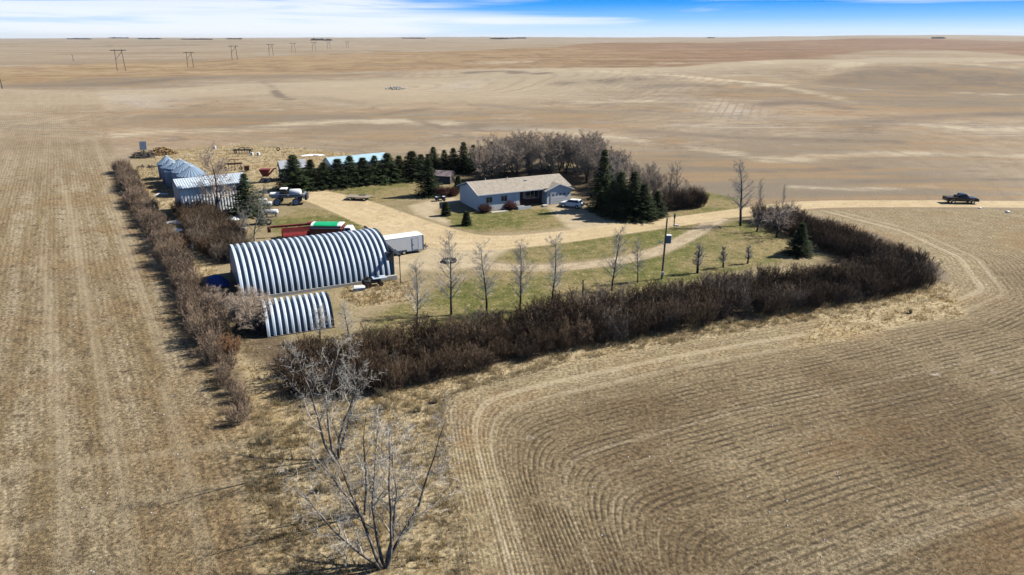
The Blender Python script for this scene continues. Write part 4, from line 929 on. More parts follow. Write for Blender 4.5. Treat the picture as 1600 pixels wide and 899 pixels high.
m = MB(); m.box(rx, rx + .28, -2.3, 4.4, 3.62, 3.86); m.box(rx, rx + .28, 7.6, 14.2, 3.62, 3.86); m.box(rx - .1, rx + .4, -2.4, .2, 3.86, 3.92); m.build('door_rail', M['darksteel'], q1)
m = MB(); m.box(rx + .05, rx + .15, .25, 5.9, .3, 3.6); m.box(rx + .05, rx + .15, 6.1, 11.6, .3, 3.6); m.build('sliding_door', M['galv_dull'], q1)
for yy in (-2.2, 14.1): m = MB(); m.tube((rx + .14, yy, -.1), (rx + .14, yy, 3.62), .055, n=6); m.build('post', M['darksteel'], q1)
m = MB(); m.box(rx - .75, rx + .12, .25, 1.7, 2.2, 3.5); m.build('rail_hood', M['darksteel'], q1)
q2 = thing('small_arched_shed', 'small arched corrugated steel shed in front of the large arched barn', 'shed', (-25.9, 68.6, 0), math.radians(23.5))
V, Fc = arch_shell(7.0, 2.75, 2.8, .12, 11, .2)
obj('shell', mesh_np('shell', V, Fc, M['quonset'], True), q2)
for xx in (.1, 6.85): m = MB(); m.prismx(end_wall(2.75, 2.8, .12), xx - .03, xx + .03); m.build('end_wall', M['galv_dull'], q2)
m = MB(); m.box(-.08, 7.08, -.2, -.02, 0, .1); m.box(-.08, 7.08, 5.52, 5.7, 0, .1); m.build('sill', M['wood'], q2)

# ------------------------------------------------------------------ corrugated shed and grain bins
def ribbed(mb, x0, x1, z0, z1, y, sgn, pitch=.5, d=.085):       # ribbed wall panel in the x,z plane at y, ribs towards sgn*y
    n = int((x1 - x0) / pitch)
    for i in range(n):
        a = x0 + (x1 - x0) * i / n; w = (x1 - x0) / n
        p = [(a, 0), (a + w * .22, 0), (a + w * .30, d), (a + w * .55, d), (a + w, 0)]
        vs = []
        for xx, o in p: vs += [(xx, y + sgn * o, z0), (xx, y + sgn * o, z1)]
        mb.add(vs, [(2 * k, 2 * k + 2, 2 * k + 3, 2 * k + 1) for k in range(4)])
sx, sy = -48.2, 127.5
ang = math.radians(34); Ls = 11.6
s1 = thing('grain_shed', 'tall grey corrugated steel shed with a low roof in front of the round bins', 'shed', (sx - Ls * math.cos(ang), sy - Ls * math.sin(ang), 0), ang)
m = MB(); m.box(0, Ls, .1, 6.6, 0, 5.2); m.prismx([(.1, 5.2), (6.6, 5.2), (3.35, 6.15)], .02, Ls - .02); m.build('wall', M['galv_dull'], s1)
m = MB(); ribbed(m, 0.02, Ls - .02, .05, 5.15, .09, -1); m.build('ribbed_front', M['whitemetal'], s1)
m = MB()
vs = [];
nrib = 30
for side in (0, 1):
    for i in range(nrib):
        a = -.25 + (Ls + .5) * i / nrib; w = (Ls + .5) / nrib
        for k, (u0, u1, o0, o1) in enumerate([(0, .6, 0, 0), (.6, .72, 0, .06), (.72, .88, .06, .06), (.88, 1, .06, 0)]):
            y0, z0, y1, z1 = ((-.35, 5.22, 3.35, 6.33) if side == 0 else (7.05, 5.22, 3.35, 6.33))
            q = [(a + w * u0, y0, z0 + o0), (a + w * u1, y0, z0 + o1), (a + w * u1, y1, z1 + o1), (a + w * u0, y1, z1 + o0)]
            m.add(q, [(0, 1, 2, 3) if side == 0 else (3, 2, 1, 0)])
m.build('roof', M['galv'], s1)
m = MB(); m.box(-.25, Ls + .25, -.40, -.34, 5.05, 5.22); m.build('fascia', M['greyblue'], s1)

def make_bin(R, he, ha, n=32):
    e = thing('grain_bin', 'bin', 'grain bin', (0, 0, 0), 0, 'round steel grain bins behind the grey shed')
    pr = []
    for i in range(int(he / .14)): z = he * i / int(he / .14); pr += [(R, z), (R + .035, z + .07)]
    pr.append((R, he)); m = MB(); m.lathe(pr, 40); m.build('wall', M['binmetal'], e, smooth=True)
    m = MB(); N = 48
    vs = []
    for rr, z in ((R + .16, he - .02), (R * .55, he + (ha - he) * .47), (.32, ha - .12)):
        for i in range(N):
            t = 2 * math.pi * i / N; o = .10 * (1 if i % 2 else 0) * (rr / R) ** .5; vs.append((rr * math.cos(t), rr * math.sin(t), z + o))
    fs = [(k * N + i, k * N + (i + 1) % N, (k + 1) * N + (i + 1) % N, (k + 1) * N + i) for k in range(2) for i in range(N)]
    m.add(vs, fs); m.build('roof', M['binmetal'], e)
    m = MB(); m.lathe([(.34, ha - .14), (.36, ha + .02), (.30, ha + .06), (.001, ha + .1)], 14); m.build('lid', M['galv'], e)
    return e
u30 = np.array([math.cos(math.radians(-57.5)), math.sin(math.radians(-57.5))])
protoA = make_bin(2.05, 3.35, 5.0); protoB = make_bin(2.75, 3.9, 5.6)
bl = ['smaller round grain bin, farthest of the left file of three', 'smaller round grain bin, middle of the left file of three', 'smaller round grain bin, nearest of the left file of three']
br = ['larger round grain bin, farthest of the right file of three', 'larger round grain bin, middle of the right file of three', 'larger round grain bin with big cone roof, nearest of the right file']
for i in range(3):
    p = np.array(G(259.5, 244, 5.0)) * (1 - i / 2) + np.array(G(271.5, 254.5, 5.0)) * (i / 2)
    o = protoA if i == 0 else copy_tree(protoA); o.location = (p[0], p[1], 0); o['label'] = bl[i]
    p = np.array(G(280.5, 249, 5.6)) * (1 - i / 2) + np.array(G(298, 260, 5.6)) * (i / 2)
    o = protoB if i == 0 else copy_tree(protoB); o.location = (p[0], p[1], 0); o['label'] = br[i]

# ------------------------------------------------------------------ house
RZH = math.radians(26)
hx, hy = -5.9, 125.6
h = thing('house', 'long single storey white house with grey roof, brick porch and attached garage', 'house', (hx, hy, 0), RZH)
m = MB(); pent = [(0, 0), (9.5, 0), (9.5, 3.05), (4.75, 4.45), (0, 3.05)]
m.prismx(pent, 0, 8.2); m.prismx([(1.5, 0), (9.5, 0), (9.5, 3.05), (4.75, 4.45), (1.5, 3.46)], 8.2, 13.603); m.prismx(pent, 13.603, 18.797)
m.prism([(13.6, 0), (18.8, 0), (18.8, 2.75), (16.2, 3.62), (13.6, 2.75)], -.62, 2.5)
m.build('wall', M['siding'], h)
m = MB()
for zz in np.arange(.25, 3.0, .22): m.box(-.012, 0, .0, 9.5, zz, zz + .012)
m.build('siding_lines', M['siding'], h)
m = MB(); m.box(8.21, 13.59, 1.46, 1.497, .02, 3.2); m.build('brick_front', M['brick'], h)
def slab_roof(mb, prof, x0, x1, th=.14, along='x'):
    up = [(a, b) for a, b in prof]; lo = [(a, b - th) for a, b in prof[::-1]]
    (mb.prismx if along == 'x' else mb.prism)(up + lo, x0, x1)
m = MB(); slab_roof(m, [(-.28, 3.128), (4.75, 4.68), (10.0, 3.06)], -.45, 19.2)
slab_roof(m, [(13.0, 2.70), (16.2, 3.86), (19.4, 2.70)], -.83, 3.2, along='y'); m.build('roof', M['roof'], h)
m = MB()
for (a, zf) in ((-.28, 2.965), (10.0, 2.90)):
    m.prismx([(a, zf), (a, zf + .19), (4.75, 4.71), (4.75, 4.52)], -.51, -.452)
m.box(-.45, 13.0, -.34, -.282, 2.96, 3.14)
for (a, b) in ((13.0, 2.73), (19.4, 2.73)): m.prism([(a, b - .2), (a, b), (16.2, 3.90), (16.2, 3.70)], -.89, -.832)
m.build('fascia', M['white'], h)
def window(x0, x1, z0, z1, y, nm=1, lab=None):
    m = MB(); t = .06
    m.box(x0 - t, x1 + t, y - .05, y - .003, z1, z1 + t); m.box(x0 - t, x1 + t, y - .07, y - .003, z0 - t, z0)
    m.box(x0 - t, x0, y - .05, y - .003, z0, z1); m.box(x1, x1 + t, y - .05, y - .003, z0, z1)
    for i in range(1, nm + 1):
        xx = x0 + (x1 - x0) * i / (nm + 1); m.box(xx - .03, xx + .03, y - .045, y - .003, z0, z1)
    w = m.build('window', M['white'], h); g = MB(); g.box(x0, x1, y - .025, y - .004, z0, z1); g.build('pane', M['glass'], w); return w
for x0 in (1.35, 4.35):
    window(x0, x0 + 1.15, 1.45, 2.5, 0)
    for sx_ in (x0 - .45, x0 + 1.25): m = MB(); m.box(sx_, sx_ + .35, -.04, -.003, 1.35, 2.6); m.build('shutter', M['white'], h)
m = MB(); m.box(7.35, 8.05, -.05, -.003, .5, 2.6); m.build('door', M['white'], h)
m = MB(); m.box(6.95, 7.25, -.035, -.003, .5, 2.6); m.build('door_panel', M['whitemetal'], h)
window(10.2, 12.9, 1.15, 2.75, 1.46, 2)
m = MB(); m.box(9.55, 10.0, 1.38, 1.455, 1.2, 2.55); m.build('wall_panel', M['cream'], h)
gd = MB(); gd.box(14.35, 17.9, -.66, -.622, .02, 2.15)
for zz in (.55, 1.08, 1.61): gd.box(14.35, 17.9, -.672, -.661, zz, zz + .03)
gd = gd.build('garage_door', M['white'], h)
for i in range(4): m = MB(); m.box(14.75 + i * .78, 15.15 + i * .78, -.69, -.674, 1.72, 1.98); m.build('pane', M['glass'], gd)
m = MB(); m.box(14.25, 18.0, -.68, -.622, 2.17, 2.27); m.build('door_trim', M['white'], h)
for xx in (13.95, 18.35): m = MB(); m.box(xx - .07, xx + .07, -.75, -.622, 1.7, 1.95); m.build('wall_lamp', M['darksteel'], h)
m = MB(); m.box(10.9, 11.2, 3.0, 3.3, 4.0, 4.45); m.build('roof_vent', M['white'], h)
m = MB(); m.tube((7.6, 4.2, 4.4), (7.6, 4.2, 5.0), .08); m.build('vent_pipe', M['whitemetal'], h)
m = MB(); m.tube((3.4, 4.9, 4.4), (3.4, 4.9, 4.95), .07); m.build('vent_pipe', M['whitemetal'], h)
def at_house(u, n): return (hx + u * math.cos(RZH) - n * math.sin(RZH), hy + u * math.sin(RZH) + n * math.cos(RZH), 0)
p = at_house(7.2, -.1)
d = thing('porch_step', 'low white framed wooden steps at the house front door', 'steps', p, RZH)
m = MB(); m.box(-.2, 1.5, -1.5, -.05, 0, .42); m.build('platform', M['darkwood'], d)
m = MB(); m.box(-.3, -.2, -1.7, -.05, 0, .62); m.box(-.2, 2.4, -1.72, -1.6, 0, .5); m.box(-.2, 1.5, -.9, -.8, .42, .50); m.build('edge_board', M['white'], d)
m = MB(); m.box(-2.0, 1.2, -2.1, -1.2, 0, .09); o = m.build('walkway', M['concrete'], None, at_house(3.6, 0), RZH); tag(o, 'pale concrete walk in front of the house wall', 'walkway', None, 'structure')
m = MB(); m.box(-1.2, 1.2, -.4, .4, 0, .08); o = m.build('walkway', M['concrete'], None, (*G(707, 316), 0), .5); tag(o, 'short pale concrete walk left of the house', 'walkway', None, 'structure')
m = MB(); m.box(-.5, .5, -.35, .35, 0, .35, bev=.05); o = m.build('planter_box', M['cream'], None, at_house(12.6, -1.6), RZH); tag(o, 'small pale planter box on the lawn edge by the garage', 'planter')

# ------------------------------------------------------------------ other farm buildings
def gable_shed(name, label, x, y, rz, L, Wd, he, hr, mw, mr, mf=None):
    e = thing(name, label, 'shed', (x, y, 0), rz)
    m = MB(); m.box(0, L, 0, Wd, 0, he); m.prismx([(0, he), (Wd, he), (Wd / 2, hr - .05)], .01, L - .01); m.build('wall', mw, e)
    m = MB(); sl = (hr - he) / (Wd / 2); slab_roof(m, [(-.25, he - .25 * sl + .08), (Wd / 2, hr + .08), (Wd + .25, he - .25 * sl + .08)], -.2, L + .2, .09); m.build('roof', mr, e)
    if mf:
        m = MB(); m.box(-.03, -.004, Wd * .3, Wd * .7, .05, he * .85); m.build('door', mf, e)
    return e
x, y = G(441, 284); gable_shed('old_shed', 'old grey board shed with pale metal roof left of the spruce row', x, y, .45, 5.5, 4.0, 2.9, 4.2, M['greywood'], M['greyroof'], M['darkwood'])
x, y = G(452, 297); e = thing('small_shed', 'small dark blue-grey flat roofed shed beside the first spruce of the row', 'shed', (x, y, 0), .35)
m = MB(); m.box(0, 3.0, 0, 2.6, 0, 2.8); m.build('wall', M['greyblue'], e); m = MB(); m.box(-.12, 3.12, -.12, 2.72, 2.804, 2.92); m.build('roof', M['galv_dull'], e); m = MB(); m.box(-.05, -.004, .1, 2.5, .1, 2.7); m.build('end_board', M['galv'], e)
x, y = G(519, 269); gable_shed('pole_barn', 'long low building with pale blue roof hidden behind the spruce row', x, y, math.radians(33), 14.5, 6.0, 1.75, 2.95, M['whitemetal'], M['blueroof'], M['greyroof'])
x, y = G(679, 287); gable_shed('brown_shed', 'small brown shed with mauve-brown roof right of the lone spruce', x, y, -.25, 3.6, 3.0, 1.8, 2.6, M['darkwood'], M['brownroof'], M['brick'])

# ------------------------------------------------------------------ vehicles
def arch_profile(top, wheels, zb, x0, x1):
    P = list(top); b = [(x1, zb)]
    for cx, r in sorted(wheels, reverse=True):
        for i in range(9): t = math.pi * i / 8; b.append((cx + r * math.cos(t), zb + r * math.sin(t) * 1.0))
    b.append((x0, zb)); return P + b
def add_wheels(e, xs_, yw, r, w, rim=None, dual=False):
    for cx in xs_:
        for s in (-1, 1):
            wmesh = MB(); wmesh.wheel((cx, s * yw, r), r, w); wl = wmesh.build('wheel', M['rubber'], e, smooth=False)
            m = MB(); m.disc((cx, s * (yw + .01), r), r * .58, w * .9, 14); m.disc((cx, s * (yw + .02), r), r * .16, w * 1.0, 8); m.build('rim', rim or M['chrome'], wl)
x, y = G(1500, 317.5)
e = thing('pickup_truck', 'black pickup truck driving on the gravel road', 'pickup', (x, y, 0), math.radians(-4))
bod = MB(); bod.prism(arch_profile([(-2.95, .62), (-2.95, 1.22), (-.45, 1.24), (1.05, 1.22), (2.55, 1.14), (2.85, 1.02), (2.92, .6)], [(-1.75, .47), (1.85, .47)], .48, -2.95, 2.92), -.96, .96); bod.build('body', M['black'], e, bevel=.05)
m = MB(); m.add([(-.65, -.86, 1.2), (1.15, -.86, 1.2), (.55, -.70, 1.86), (-.45, -.70, 1.86), (-.65, .86, 1.2), (1.15, .86, 1.2), (.55, .70, 1.86), (-.45, .70, 1.86)], [(0, 1, 2, 3), (5, 4, 7, 6), (1, 5, 6, 2), (4, 0, 3, 7), (3, 2, 6, 7)]); m.build('cab', M['black'], e, bevel=.05)
m = MB()
for s in (-1, 1): m.add([(-.5, s * .85, 1.3), (.9, s * .85, 1.3), (.5, s * .735, 1.78), (-.4, s * .735, 1.78)], [(0, 1, 2, 3) if s < 0 else (3, 2, 1, 0)])
m.add([(1.09, -.76, 1.30), (1.09, .76, 1.30), (.62, .64, 1.80), (.62, -.64, 1.80)], [(0, 1, 2, 3)]); m.build('window', M['glass'], e)
m = MB(); m.box(-2.85, -.75, -.84, .84, 1.225, 1.25); m.build('bed_cover', M['darksteel'], e)
m = MB(); m.box(-1.3, -.85, -.5, .4, 1.252, 1.62, bev=.06); m.build('cargo_box', M['black'], e)
for s in (-1, 1):
    m = MB(); m.box(2.86, 2.94, s * .72 - .18, s * .72 + .18, .82, 1.0); m.build('headlight', M['whitemetal'], e)
    m = MB(); m.box(-2.98, -2.94, s * .86 - .08, s * .86 + .08, .8, 1.15); m.build('taillight', M['darkred'], e)
m = MB(); m.box(-3.06, -2.96, -.9, .9, .5, .66); m.box(2.93, 3.02, -.9, .9, .48, .68); m.build('bumper', M['chrome'], e)
add_wheels(e, (-1.75, 1.85), .86, .40, .26)
x, y = at_house(17.0, -4.1)[:2]
e = thing('white_car', 'white hatchback car parked in front of the garage door', 'car', (x, y, 0), math.radians(152))
m = MB(); m.prism(arch_profile([(-2.2, .55), (-2.22, .95), (-2.05, 1.05), (.85, 1.02), (2.0, .86), (2.2, .7), (2.22, .45)], [(-1.35, .38), (1.35, .38)], .30, -2.2, 2.22), -.9, .9); m.build('body', M['white'], e, bevel=.07)
m = MB(); m.add([(-2.0, -.82, 1.0), (1.05, -.82, 1.0), (.25, -.62, 1.52), (-1.55, -.62, 1.54), (-2.0, .82, 1.0), (1.05, .82, 1.0), (.25, .62, 1.52), (-1.55, .62, 1.54)], [(0, 1, 2, 3), (5, 4, 7, 6), (1, 5, 6, 2), (4, 0, 3, 7), (3, 2, 6, 7)]); m.build('cabin', M['white'], e, bevel=.06)
m = MB()
for s in (-1, 1): m.add([(-1.7, s * .805, 1.07), (.80, s * .805, 1.07), (.2, s * .665, 1.44), (-1.45, s * .665, 1.44)], [(0, 1, 2, 3) if s < 0 else (3, 2, 1, 0)])
m.add([(.98, -.72, 1.07), (.98, .72, 1.07), (.32, .58, 1.49), (.32, -.58, 1.49)], [(0, 1, 2, 3)]); m.add([(-1.99, -.7, 1.1), (-1.99, .7, 1.1), (-1.66, .56, 1.46), (-1.66, -.56, 1.46)], [(3, 2, 1, 0)]); m.build('window', M['glass'], e)
for s in (-1, 1):
    m = MB(); m.box(-2.25, -2.2, s * .7 - .14, s * .7 + .14, .72, .92); m.build('taillight', M['darkred'], e)
    m = MB(); m.box(2.13, 2.2, s * .66 - .16, s * .66 + .16, .66, .8); m.build('headlight', M['glass'], e)
add_wheels(e, (-1.35, 1.35), .80, .33, .22)

# enclosed trailer
RT = math.radians(29); cx, cy = G(662.5, 394)
e = thing('cargo_trailer', 'white enclosed cargo trailer parked behind the large arched barn', 'trailer', (cx - 1.2 * math.sin(RT), cy + 1.2 * math.cos(RT), 0), RT)
m = MB(); m.box(-6.6, 0, -1.2, 1.2, .42, 2.62); m.build('body', M['white'], e, bevel=.06)
m = MB(); m.box(-6.62, .02, -1.22, 1.22, 2.60, 2.66); m.build('roof', M['white'], e, bevel=.03)
m = MB(); m.box(-6.6, 0, -1.225, -1.204, .40, .50); m.box(-.06, .02, -1.23, -1.204, .5, 2.6); m.build('trim', M['galv_dull'], e)
dm = MB(); dm.box(-1.75, -.85, -1.225, -1.204, .60, 2.32); dm = dm.build('door', M['whitemetal'], e)
m = MB(); 
for a in ((-1.78, -1.75, .58, 2.35), (-.85, -.82, .58, 2.35)): m.box(a[0], a[1], -1.232, -1.206, a[2], a[3])
m.box(-1.78, -.82, -1.232, -1.206, 2.32, 2.35); m.build('frame', M['galv_dull'], dm)
m = MB(); m.box(-1.68, -1.60, -1.26, -1.226, 1.30, 1.46); m.build('handle', M['darksteel'], dm)
for xx in (-3.95, -3.1):
    for s in (-1, 1):
        w_ = MB(); w_.wheel((xx, s * 1.12, .34), .34, .22); w_ = w_.build('wheel', M['rubber'], e); m = MB(); m.disc((xx, s * 1.13, .34), .19, .21, 12); m.build('rim', M['chrome'], w_)
m = MB(); m.prism([(-4.45, .5), (-4.35, .78), (-2.7, .78), (-2.6, .5), (-2.7, .5), (-2.78, .70), (-4.27, .70), (-4.35, .5)], -1.30, -1.206); m.build('fender', M['galv_dull'], e)
m = MB(); m.tube((0, -.8, .45), (1.2, 0, .45), .06, n=6); m.tube((0, .8, .45), (1.2, 0, .45), .06, n=6); m.tube((.8, 0, .05), (.8, 0, 1.0), .05, n=6); m.box(.25, .6, -.25, .25, .5, .8); m.build('hitch', M['darksteel'], e)

# high clearance sprayer
x, y = G(447, 321.5)
e = thing('crop_sprayer', 'white high clearance crop sprayer with pale wheels by the grey shed', 'sprayer', (x, y + 1.4, 0), math.radians(186))
for xx in (-1.75, 1.75):
    for s in (-1, 1):
        w_ = MB(); w_.wheel((xx, s * 1.45, .68), .68, .36, 20); w_ = w_.build('wheel', M['rubber'], e); m = MB(); m.disc((xx, s * 1.47, .68), .46, .36, 18); m.build('rim', M['bluewhite'], w_); m = MB(); m.disc((xx, s * 1.50, .68), .12, .36, 10); m.build('hub', M['darksteel'], w_)
m = MB(); m.box(-2.9, 2.9, -.5, .5, 1.25, 1.5)
for xx in (-1.75, 1.75):
    m.box(xx - .14, xx + .14, -1.35, 1.35, 1.26, 1.46)
    for s in (-1, 1): m.box(xx - .12, xx + .12, s * 1.2 - .1, s * 1.2 + .1, .6, 1.3)
m.build('chassis', M['darksteel'], e)
m = MB(); m.box(1.3, 3.3, -.62, .62, 1.52, 2.25, bev=.18); m.build('hood', M['white'], e)
m = MB(); m.add([(-.1, -.75, 1.52), (1.25, -.75, 1.52), (1.1, -.7, 2.9), (0, -.7, 2.9), (-.1, .75, 1.52), (1.25, .75, 1.52), (1.1, .7, 2.9), (0, .7, 2.9)], [(0, 1, 2, 3), (5, 4, 7, 6), (1, 5, 6, 2), (4, 0, 3, 7), (3, 2, 6, 7)])
cab_ = m.build('cab', M['glass'], e); m = MB(); m.box(-.1, 1.2, -.8, .8, 2.904, 3.08, bev=.06); m.build('roof', M['white'], cab_)
m = MB(); m.lathe([(.001, -1.15), (.55, -1.12), (.72, -.9), (.74, 0), (.72, .9), (.55, 1.12), (.001, 1.15)], 20); m.xf(Matrix.Translation((-1.5, 0, 2.15)) @ Matrix.Rotation(math.pi / 2, 4, 'Y')); m.build('tank', M['whitemetal'], e, smooth=True)
m = MB()
for s in (-1, 1):
    m.box(-3.1, 2.6, s * 1.25 - .06, s * 1.25 + .06, 1.95, 2.1); m.box(-3.1, 2.6, s * 1.25 - .05, s * 1.25 + .05, 1.55, 1.63)
    for xx in np.arange(-3.0, 2.6, .55): m.tube((xx, s * 1.25, 1.6), (xx + .28, s * 1.25, 2.0), .025, n=5)
m.box(-3.3, -3.1, -1.4, 1.4, 1.2, 2.1); m.build('boom', M['galv_dull'], e)
m = MB(); m.box(-3.75, -3.32, -1.1, 1.1, .9, 1.9); m.build('rear_frame', M['darksteel'], e)
m = MB(); m.tube((.2, -.95, .75), (.2, -.95, 1.5), .04, n=5); m.tube((.7, -.95, .75), (.7, -.95, 1.5), .04, n=5)
for zz in (.85, 1.1, 1.35): m.tube((.2, -.95, zz), (.7, -.95, zz), .03, n=5)
m.build('ladder', M['galv'], e)

# grain truck with green tarpaulin
x, y = G(512, 349, 2.75)
e = thing('grain_truck', 'dark red grain truck with bright green tarp behind the arched barn', 'truck', (x - .0, y, 0), math.radians(-2))
m = MB(); m.box(-2.35, 2.35, -1.2, 1.2, 1.05, 2.55)
for xx in np.arange(-2.2, 2.3, .55): m.box(xx, xx + .08, -1.25, -1.202, 1.05, 2.5); m.box(xx, xx + .08, 1.202, 1.25, 1.05, 2.5)
m.build('grain_box', M['darkred'], e)
m = MB(); m.box(-2.36, 2.36, -1.262, -1.204, 2.2, 2.32); m.build('stripe', M['whitemetal'], e)
def arc_top(hh): return [(1.22 * math.cos(t), 2.56 + hh * math.sin(t)) for t in np.linspace(0, math.pi, 11)]
m = MB(); m.prismx(arc_top(.34), -1.95, 1.75); m.build('tarp', M['tarp'], e, smooth=False)
m = MB(); m.prismx(arc_top(.35), -2.37, -1.952); m.build('end_cap', M['whitemetal'], e); m = MB(); m.prismx(arc_top(.35), 1.752, 2.37); m.build('end_cap', M['whitemetal'], e)
m = MB(); m.box(2.6, 4.0, -1.05, 1.05, .8, 1.55); m.add([(2.65, -1.0, 1.55), (4.0, -1.0, 1.55), (3.7, -.9, 2.3), (2.75, -.9, 2.3), (2.65, 1.0, 1.55), (4.0, 1.0, 1.55), (3.7, .9, 2.3), (2.75, .9, 2.3)], [(0, 1, 2, 3), (5, 4, 7, 6), (1, 5, 6, 2), (4, 0, 3, 7), (3, 2, 6, 7)]); c_ = m.build('cab', M['whitemetal'], e, bevel=.05)
m = MB(); m.add([(3.96, -.85, 1.62), (3.96, .85, 1.62), (3.74, .8, 2.2), (3.74, -.8, 2.2)], [(0, 1, 2, 3)]); m.add([(2.85, -1.0, 1.62), (3.8, -1.0, 1.62), (3.6, -.93, 2.18), (2.9, -.93, 2.18)], [(0, 1, 2, 3)]); m.build('window', M['glass'], c_)
m = MB(); m.box(4.02, 5.35, -.7, .7, .85, 1.6, bev=.15); m.build('hood', M['greyblue'], e)
m = MB(); m.box(5.0, 5.45, -1.0, 1.0, .7, 1.25, bev=.12); m.build('front_fender', M['whitemetal'], e)
m = MB(); m.box(-2.4, 5.2, -.4, .4, .7, .9); m.build('frame', M['darksteel'], e)
add_wheels(e, (-1.2, 4.75), .95, .5, .3, M['whitemetal'])

# red harvest header / swather on the grass behind the barn
x, y = G(466, 371)
e = thing('red_swather', 'faded red pull-type swather parked behind the large arched barn', 'farm machine', (x, y, 0), math.radians(19))
m = MB(); m.prismx([(-.9, .45), (.7, .45), (.9, 1.35), (.75, 1.42), (.55, .75), (-.8, .62)], -2.3, 2.3); m.box(-2.45, -2.3, -1, .95, .35, 1.5); m.box(2.3, 2.45, -1, .95, .35, 1.5); m.box(-2.3, 2.3, .76, .92, .9, 1.45); m.build('header_table', M['red'], e)
m = MB(); m.box(-4.2, 2.6, 1.05, 1.35, 1.55, 1.85); m.box(-4.5, -4.0, .95, 1.45, .9, 1.8); m.box(1.6, 3.7, .7, 1.6, 1.7, 2.0); m.build('beam', M['red'], e)
m = MB()
for xx in (-1.9, .2, 2.0): m.tube((xx, .9, 1.0), (xx + .35, 1.2, 1.7), .07, n=6); m.tube((xx + .7, .5, .9), (xx + .35, 1.2, 1.7), .05, n=6)
m.tube((-2.2, -.55, 1.1), (2.2, -.55, 1.1), .06, n=6)
m.build('strut', M['rust'], e)
for s in (-2.0, 2.9): w_ = MB(); w_.wheel((0, 0, .45), .45, .28); w_.xf(Matrix.Translation((s, 1.5, 0))); w_.build('wheel', M['rubber'], e)
m = MB(); m.box(2.5, 4.0, .3, 1.5, .5, 1.3); m.build('gearbox', M['darksteel'], e)

# flat deck wagon
x, y = G(561, 313)
e = thing('flat_wagon', 'flat pale wooden deck wagon on the grass above the drive', 'wagon', (x, y + .6, 0), math.radians(-10))
m = MB()
for i in range(9): m.box(-2.5, 2.2, -1.2 + i * .265, -1.2 + i * .265 + .255, .62, .68 + .006 * (i % 3))
m.build('deck', M['wood'], e)
m = MB(); m.box(-2.4, 2.1, -.8, -.65, .45, .618); m.box(-2.4, 2.1, .65, .8, .45, .618); m.tube((2.1, 0, .5), (3.2, 0, .45), .06, n=6); m.build('frame', M['darksteel'], e)
add_wheels(e, (-1.5, 1.3), .95, .3, .2)
m = MB(); m.box(-.4, 1.0, .4, 1.0, .70, .80); o = m.build('dark_plank_stack', M['darkwood'], None, (x, y + .75, 0.0), math.radians(-10)); tag(o, 'dark boards lying on the flat deck wagon', 'boards')
# quad bike
x, y = G(688, 314)
e = thing('quad_bike', 'dark quad bike parked left of the red-brown bush', 'quad bike', (x, y, 0), .3)
m = MB(); m.box(-.7, .75, -.28, .28, .42, .78, bev=.1); m.box(-1.0, -.35, -.55, .55, .62, .76, bev=.05); m.box(.35, 1.0, -.55, .55, .62, .76, bev=.05); m.build('body', M['black'], e)
m = MB(); m.box(-.6, .15, -.2, .2, .782, .92, bev=.06); m.build('seat', M['darksteel'], e)
m = MB(); m.tube((.4, 0, .7), (.3, 0, 1.12), .03, n=6); m.tube((.3, -.4, 1.1), (.3, .4, 1.1), .025, n=6); m.build('handlebar', M['darksteel'], e)
m = MB(); m.box(-.95, -.4, -.4, .4, .80, .84); m.box(.45, .95, -.4, .4, .80, .84); m.build('rack', M['galv'], e)
add_wheels(e, (-.65, .65), .48, .31, .24)
# tanks
def tank(px, py, L, r, rz, label, legs=.35):
    x, y = G(px, py); e = thing('white_tank', label, 'tank', (x, y, 0), rz)
    m = MB(); m.lathe([(.001, -L / 2), (r * .6, -L / 2 + .04), (r * .92, -L / 2 + .16), (r, -L / 2 + .35), (r, L / 2 - .35), (r * .92, L / 2 - .16), (r * .6, L / 2 - .04), (.001, L / 2)], 20); m.xf(Matrix.Translation((0, 0, legs + r)) @ Matrix.Rotation(math.pi / 2, 4, 'Y')); m.build('tank', M['white'], e, smooth=True)
    m = MB()
    for xx in (-L * .3, L * .3): m.box(xx - .08, xx + .08, -r * .8, r * .8, 0, legs + r * .35)
    m.build('cradle', M['darksteel'], e); m = MB(); m.tube((0, 0, legs + 2 * r - .03), (0, 0, legs + 2 * r + .14), .14, n=10); m.build('cap', M['galv'], e)
tank(411, 322, 1.9, .42, .1, 'white tank at the left wheel of the sprayer, rear one', .6)
tank(417, 327, 2.1, .42, .1, 'white tank at the left wheel of the sprayer, front one', .6)
tank(424, 339, 2.6, .46, .12, 'longest white tank, lying in the grass below the sprayer', .45)
x, y = G(418, 331); e = thing('rusty_drum', 'rusty steel drum between the white tanks', 'drum', (x, y, 0)); m = MB(); m.lathe([(.001, 0), (.4, 0), (.42, .3), (.40, .32), (.42, .6), (.4, .9), (.36, .88), (.001, .86)], 16); m.build('drum_shell', M['rust'], e, smooth=False)
x, y = G(420, 352); m = MB(); m.wheel((0, 0, .55), .55, .4, 20); o = m.build('tyre_ring', M['rubber'], None, (x, y, 0), .5); tag(o, 'old black tractor tyre standing below the longest white tank', 'tyre')
x, y = G(366, 333); m = MB(); m.wheel((0, 0, .45), .45, .3, 18); o = m.build('tyre_ring', M['rust'], None, (x, y, 0), 1.0); tag(o, 'old rusty tyre at the foot of the grey corrugated shed', 'tyre')
x, y = G(355, 334); e = thing('blue_barrel', 'dark blue barrel lying at the foot of the grey corrugated shed', 'barrel', (x, y, 0), .2); m = MB(); m.lathe([(.001, -.55), (.36, -.55), (.40, -.2), (.40, .2), (.36, .55), (.001, .55)], 14); m.xf(Matrix.Translation((0, 0, .4)) @ Matrix.Rotation(math.pi / 2, 4, 'Y')); m.build('shell', M['greyblue'], e, smooth=True)
